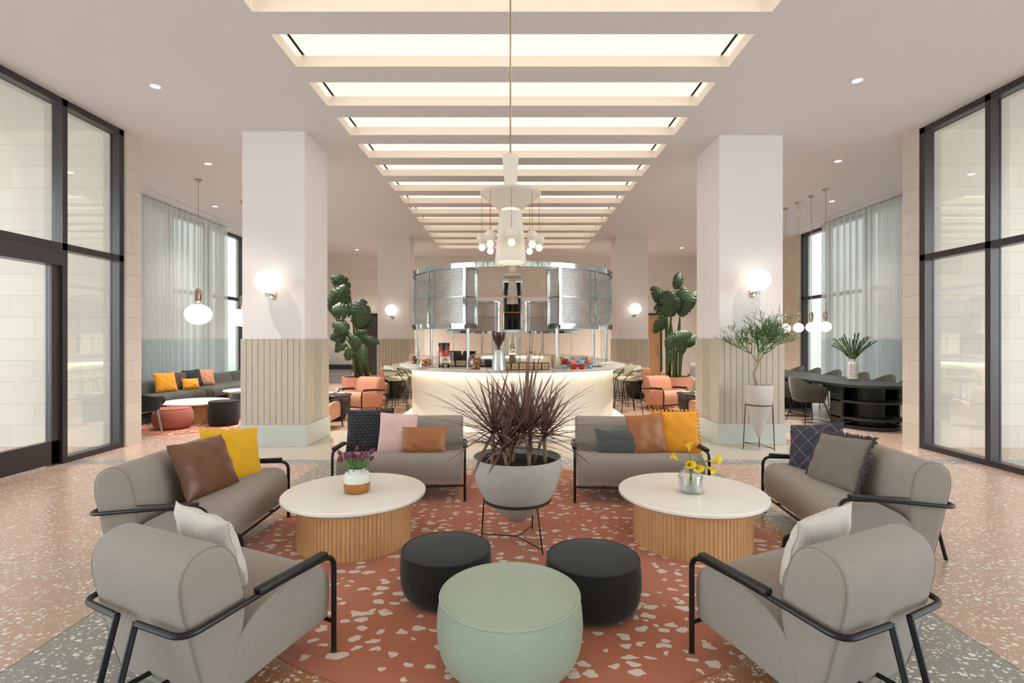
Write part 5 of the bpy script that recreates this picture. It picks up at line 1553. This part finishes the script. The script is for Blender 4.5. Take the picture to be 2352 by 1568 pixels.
cushion('mottled brown knitted cushion on the dark green sofa, behind the small yellow one', 0.36, 0.36, 0.13, 'knit_brown', (-6.86, 10.62, 0.645), 60, 20, 4, seed=52)
cushion('small yellow lumbar cushion on the dark green sofa', 0.34, 0.22, 0.11, 'orange_fabric', (-6.66, 10.72, 0.575), 62, 20, 2, seed=53)
cushion('charcoal knitted cushion on the dark green sofa, beside the pink one', 0.38, 0.36, 0.13, 'knit_pillow', (-6.86, 11.12, 0.665), 62, 20, -4, seed=54)
cushion('pink cushion at the right of the group on the dark green sofa', 0.38, 0.36, 0.12, 'pink_fabric', (-6.83, 11.52, 0.655), 58, 20, 3, seed=55)
coffee_table('round oak drum table under the left globe pendant', (-5.72, 9.36), 0.55, 0.44, 0.38, 60)
coffee_table('second round oak drum table by the dark green sofa, partly hidden by the column', (-5.76, 11.35), 0.52, 0.42, 0.39, 60)
G2 = 'poufs in the left lounge'
pouf('rose pink pouf in the left lounge before the oak table', (-5.66, 8.64), 0.26, 0.30, 0.22, 0.34, 'rose', G2)
pouf('black round pouf in the left lounge by the column', (-5.0, 8.98), 0.235, 0.25, 0.22, 0.42, 'charcoal', G2)
pouf('dark green pouf in the left lounge, half behind the column', (-5.10, 9.95), 0.27, 0.28, 0.24, 0.47, 'dark_green', G2)

def tub_chair(name, label, loc, rot, mat, legmat, group=None, back=0.83, arm=0.66, w=0.30, splay=0.06, leg_r=0.010, cyl=False):
    """upholstered shell chair, open side towards -y"""
    t = thing(name, label, 'chair', loc, rot, group)
    n = 40; mb = MB(); vs = []
    q = 8
    for k in range(n + 1):
        a = R(-38 + 256 * k / n)                      # from right front round the back to left front
        f = max(0.0, math.cos((k / n - 0.5) * 2 * PI * 0.62)) ** 0.8 if abs(k / n - 0.5) < 0.40 else 0.0
        f = 0.5 + 0.5 * math.cos(PI * min(1.0, abs(k / n - 0.5) / 0.36))
        top = arm + (back - arm) * f
        fr = min(1.0, (0.5 - abs(k / n - 0.5)) / 0.10)
        top = 0.50 + (top - 0.50) * (0.25 + 0.75 * math.sin(fr * PI / 2))
        c, s = math.cos(a), math.sin(a)
        for (r, z) in ((w * 0.80, 0.40), (w * 0.92, 0.45), (w * 1.0, 0.55), (w * 1.06 + 0.02 * f, top - 0.015), (w * 1.03 + 0.02 * f, top), (w * 0.98 + 0.02 * f, top - 0.015), (w * 0.93, 0.55), (w * 0.84, 0.45)):
            vs.append((r * c * 1.02, r * s * 0.98, z))
    fs = [[k * q + j, (k + 1) * q + j, (k + 1) * q + (j + 1) % q, k * q + (j + 1) % q] for k in range(n) for j in range(q)] + [list(range(q)), [n * q + j for j in range(q)][::-1]]
    mb.add(vs, fs); mb.build('backrest', mat, t, ang=50)
    MB().lathe([(0.0, 0.385), (w * 0.72, 0.385), (w * 0.86, 0.40), (w * 0.90, 0.44), (w * 0.84, 0.47), (w * 0.5, 0.482), (0.0, 0.484)], 36, cap=False).build('seat', mat, t, ang=60)
    for sx in (-1, 1):
        for sy in (-1, 1):
            MB().tube([(sx * w * 0.55, sy * w * 0.55, 0.395), (sx * (w * 0.68 + splay), sy * (w * 0.68 + splay), 0.0)], [leg_r * 1.15, leg_r * 0.8], 8).build('leg', legmat, t)
    mb = MB(); mb.tube([(-w * .56, -w * .56, 0.375), (w * .56, -w * .56, 0.375), (w * .56, w * .56, 0.375), (-w * .56, w * .56, 0.375)], 0.008, 6, closed=True); mb.build('seat_frame', legmat, t)
    return t
tub_chair('tub_chair', 'deep green tub chair on chrome legs, partly hidden by the left stone wall end', (-5.80, 7.97, 0), R(175), 'dark_green_b', 'chrome', None, back=0.74, arm=0.62, w=0.36, leg_r=0.016, splay=0.0)

# ================================================================== LONG DARK TABLE ON THE RIGHT
lt = thing('long_table', 'long dark oval-ended table with an open shelved end, under the small pendants', 'table', (6.05, 8.20, 0))
def oval(x0, r, y0, y1, n=24):
    P_ = [(x0 + r * math.cos(R(180 + 180 * k / n)), y0 + r + r * math.sin(R(180 + 180 * k / n))) for k in range(n + 1)]
    P_ += [(x0 + r * math.cos(R(180 * k / n)), y1 - r + r * math.sin(R(180 * k / n))) for k in range(n + 1)]
    return P_
def slab(mb, P_, z0, z1, bev=0.006):
    bm = bmesh.new()
    a = [bm.verts.new((x, y, z0)) for x, y in P_]; b = [bm.verts.new((x, y, z1)) for x, y in P_]
    n = len(P_)
    bm.faces.new(a[::-1]); bm.faces.new(b)
    for i in range(n): bm.faces.new([a[i], a[(i + 1) % n], b[(i + 1) % n], b[i]])
    bmesh.ops.remove_doubles(bm, verts=bm.verts[:], dist=1e-5)
    es = [e for e in bm.edges if abs(e.verts[0].co.z - e.verts[1].co.z) < 1e-6]
    bmesh.ops.bevel(bm, geom=es, offset=bev, segments=2, profile=0.5, affect='EDGES')
    mb.bm(bm)
    return mb
slab(MB(), oval(0, 0.57, 0.0, 5.6), 0.70, 0.75).build('tabletop', 'dark_table', lt)
def halfdisc(r, y0, depth):
    P_ = [(r * math.cos(R(180 + 180 * k / 24)), y0 + r + r * math.sin(R(180 + 180 * k / 24))) for k in range(25)]
    return P_ + [(r, y0 + depth), (-r, y0 + depth)]
for z0, z1 in ((0.435, 0.47), (0.155, 0.19)):
    slab(MB(), halfdisc(0.49, 0.10, 0.75), z0, z1, 0.004).build('shelf', 'dark_table', lt)
slab(MB(), halfdisc(0.44, 0.16, 0.65), 0.0, 0.06, 0.004).build('plinth', 'dark_table', lt)
MB().lathe([(0.24, 0.06), (0.24, 0.70)], 40, (0, 0.62, 0)).build('core', 'dark_table', lt)
for x in (-0.475, 0.475):
    mb = MB(); mb.box((x, 0.70, 0.38), (0.03, 0.32, 0.64)); mb.build('side_panel', 'dark_table', lt)
mb = MB(); mb.box((0, 0.86, 0.38), (0.97, 0.03, 0.64)); mb.build('back_panel', 'dark_table', lt)
mb = MB(); mb.box((0, 3.5, 0.35), (0.85, 1.0, 0.70), 0.005, 1); mb.build('pedestal', 'dark_table', lt)
MB().ball((-0.455, 3.05, 0.22), 0.03, 14, 8).build('knob', 'chrome', lt)
oc = None
CH = [((5.33, 9.32), 96, 'olive armchair at the long table, on the aisle side, nearest the viewer'), ((5.33, 10.12), 92, 'olive armchair at the long table, second on the aisle side, by the column'),
      ((6.86, 9.15), -90, 'olive chair on the curtain side, rightmost, partly hidden by the stone wall end'), ((6.86, 9.82), -92, 'olive chair on the curtain side, second from the right'),
      ((6.86, 10.52), -88, 'olive chair on the curtain side, just behind the white vase'), ((6.86, 11.4), -90, 'olive chair on the curtain side, first to the left of the vase'),
      ((6.86, 12.15), -92, 'olive chair on the curtain side, second to the left of the vase'), ((6.86, 12.85), -90, 'olive chair on the curtain side, leftmost, beside the column')]
for (p_, a, lab) in CH:
    if oc is None:
        oc = tub_chair('dining_armchair', lab, (p_[0], p_[1], 0), R(a), 'olive', 'black_metal', 'olive armchairs round the long table'); 
    else: dup(oc, (p_[0], p_[1], 0), R(a), lab)
VP = Vector((6.24, 9.5, 0.75))
v = thing('faceted_vase', 'tall white ribbed vase standing on the long dark table', 'vase', VP)
mb = MB(); pr = []
for k in range(7):
    z = 0.012 + k * 0.042
    pr += [(0.079, z), (0.087, z + 0.006), (0.087, z + 0.034), (0.079, z + 0.040)]
mb.lathe([(0.07, 0.0)] + pr + [(0.075, 0.315), (0.055, 0.345), (0.05, 0.36), (0.054, 0.385), (0.048, 0.385), (0.044, 0.36), (0.0, 0.345)], 44, cap=True, rfun=lambda j: 1.0 if j % 4 else 0.955)
mb.build('vase_body', 'ceramic', v, ang=30)
fb = thing('greenery_bunch', 'spray of green leafy sprigs in the white ribbed vase', 'plant', VP + Vector((0, 0, 0.35)))
rn = random.Random(5)
st_, lf = MB(), MB()
for k in range(24):
    az = k * 2.4; sp_ = math.sqrt((k + 1) / 24) * 0.98
    d = Vector((math.cos(az) * sp_, math.sin(az) * sp_ * 0.8, 1.0 - 0.25 * sp_)).normalized()
    L = rn.uniform(0.40, 0.52)
    P_ = catmull([(d.x * 0.02, d.y * 0.02, 0), d * L * 0.5 + Vector((0, 0, 0.03)), d * L], 6)
    st_.tube(P_, [0.004] * 6 + [0.002] * (len(P_) - 6), 5)
    for i in range(3, len(P_)):
        for s in (-1, 1):
            for u_ in (0.0, 0.5):
                if i + 1 < len(P_): b = P_[i].lerp(P_[i + 1], u_)
                else: b = P_[i]
                dd = (d + d.orthogonal().normalized() * s * 1.1 + Vector((rn.uniform(-.4, .4), rn.uniform(-.4, .4), rn.uniform(-.2, .4)))).normalized()
                blade(lf, b, dd, rn.uniform(0.03, 0.05), 0.011, 0.2, rn, 3)
st_.build('stems', 'flower_stem', fb); lf.build('leaves', 'fern_green', fb, recalc=False, ang=180)

# ================================================================== CONE PLANTER BY THE RIGHT COLUMN
KP = Vector((3.32, 6.98, 0))
t = thing('cone_planter', 'tall pointed pale planter in a thin black tripod beside the near right column', 'planter', KP)
MB().lathe([(0.0, 0.165), (0.018, 0.172), (0.05, 0.25), (0.115, 0.45), (0.158, 0.60), (0.170, 0.68), (0.172, 0.875), (0.168, 0.882), (0.160, 0.882), (0.156, 0.87), (0.15, 0.80), (0.0, 0.80)], 48, cap=False).build('pot', 'clay_grey', t, ang=50)
MB().lathe([(0.0, 0.845), (0.152, 0.84), (0.15, 0.80)], 32, cap=False).build('soil', 'soil', t)
rr = 0.168
mb = MB(); mb.tube([(rr * math.cos(2 * PI * k / 48), rr * math.sin(2 * PI * k / 48), 0.615) for k in range(48)], 0.006, 8, closed=True); mb.build('stand_ring', 'black_metal', t)
F3 = [Vector((-0.19, 0.05, 0.006)), Vector((0.17, -0.08, 0.006)), Vector((0.09, 0.18, 0.006))]
for f in F3:
    u_ = Vector((f.x, f.y, 0)).normalized()
    mb = MB(); mb.tube([f, u_ * rr + Vector((0, 0, 0.615))], 0.006, 8); mb.build('stand_leg', 'black_metal', t)
mb = MB(); mb.tube([F3[0] + Vector((0, 0, .09)), F3[1] + Vector((0, 0, .03)), F3[2] + Vector((0, 0, .05))], 0.004, 6, closed=True); mb.build('stand_brace', 'black_metal', t)
pt = thing('pencil_cactus', 'twiggy green pencil cactus tree growing in the tall pointed planter', 'plant', KP + Vector((0, 0, 0.845)))
tr = MB(); tw = [MB() for _ in range(2)]
rn = random.Random(21)
P_ = catmull([(0, 0, -0.02), (-0.05, 0, 0.10), (-0.075, -0.02, 0.2), (-0.02, 0, 0.29), (-0.01, 0.0, 0.33)], 6)
tr.tube(P_, [0.021 - 0.009 * k / len(P_) for k in range(len(P_))], 10)
def grow(p, d, L, r, dep, mb):
    q = p; n = 3; pts = [p]
    for i in range(n):
        d = (d + Vector((rn.uniform(-.2, .2), rn.uniform(-.2, .2), rn.uniform(-0.02, 0.12)))).normalized()
        q = q + d * (L / n); pts.append(q)
    (tr if dep >= 6 else mb).tube(pts, [r * (1 - 0.25 * i / n) for i in range(n + 1)], 5)
    if dep <= 0: return
    for _ in range(3 if dep in (6, 5, 4) else (2 if rn.random() < 0.5 else 3)):
        nd = (d * rn.uniform(0.7, 1.2) + Vector((rn.uniform(-1, 1), rn.uniform(-1, 1), rn.uniform(-.5, .7))) * 0.75).normalized()
        grow(q, nd, L * rn.uniform(0.58, 1.0), r * 0.75, dep - 1 if rn.random() > 0.1 else max(0, dep - 2), mb)
base = P_[-1]
for k, (dx, dy, dz, L_) in enumerate(((-0.6, 0.1, 0.85, 0.155), (-0.2, -0.35, 1.0, 0.175), (0.25, 0.4, 1.0, 0.16), (0.7, -0.1, 0.8, 0.14), (0.1, -0.3, 1.0, 0.15))):
    grow(base, Vector((dx, dy, dz)).normalized(), L_, 0.0105, 6, tw[k % 2])
tr.build('trunk', 'trunk', pt)
tw[0].v += []; n0 = len(tw[0].v)
mb = MB(); mb.add(tw[0].v, tw[0].f); mb.add(tw[1].v, tw[1].f)
mb.build('twigs', 'twig_green', pt)

# low bench with a dark seat against the back wall, left
t = thing('wall_bench', 'dark-topped low bench against the back wall at the left', 'bench', (-6.6, 17.75, 0))
MB().box((0, 0, 0.55), (2.3, 0.55, 0.14), 0.02, 2).build('seat', 'dark_green_b', t)
MB().box((0, 0.03, 0.24), (2.2, 0.48, 0.48), 0.01, 1).build('base', plain('bench_base', (140, 142, 142), 0.8), t)

# unseen downlights added behind the columns to brighten the far end
for (x, y, lab) in ((-3.33, 9.0, 'added fill downlight hidden behind the near left column'), (-4.75, 11.3, 'added unseen fill downlight over the path left of the dining corner'), (-3.33, 15.9, 'added fill downlight hidden behind the distant left column'), (-5.4, 14.4, 'added unseen fill downlight over the far left corner'),
               (3.38, 9.1, 'added fill downlight hidden behind the near right column'), (4.8, 11.3, 'added unseen fill downlight over the path right of the dining corner'), (3.35, 15.9, 'added fill downlight hidden behind the distant right column'), (5.3, 14.2, 'added unseen fill downlight over the far right corner')):
    o = dup(proto, (x, y, CEIL - 0.002)); o['label'] = lab
    add_spot(Vector((x, y, CEIL - 0.002)), 480)
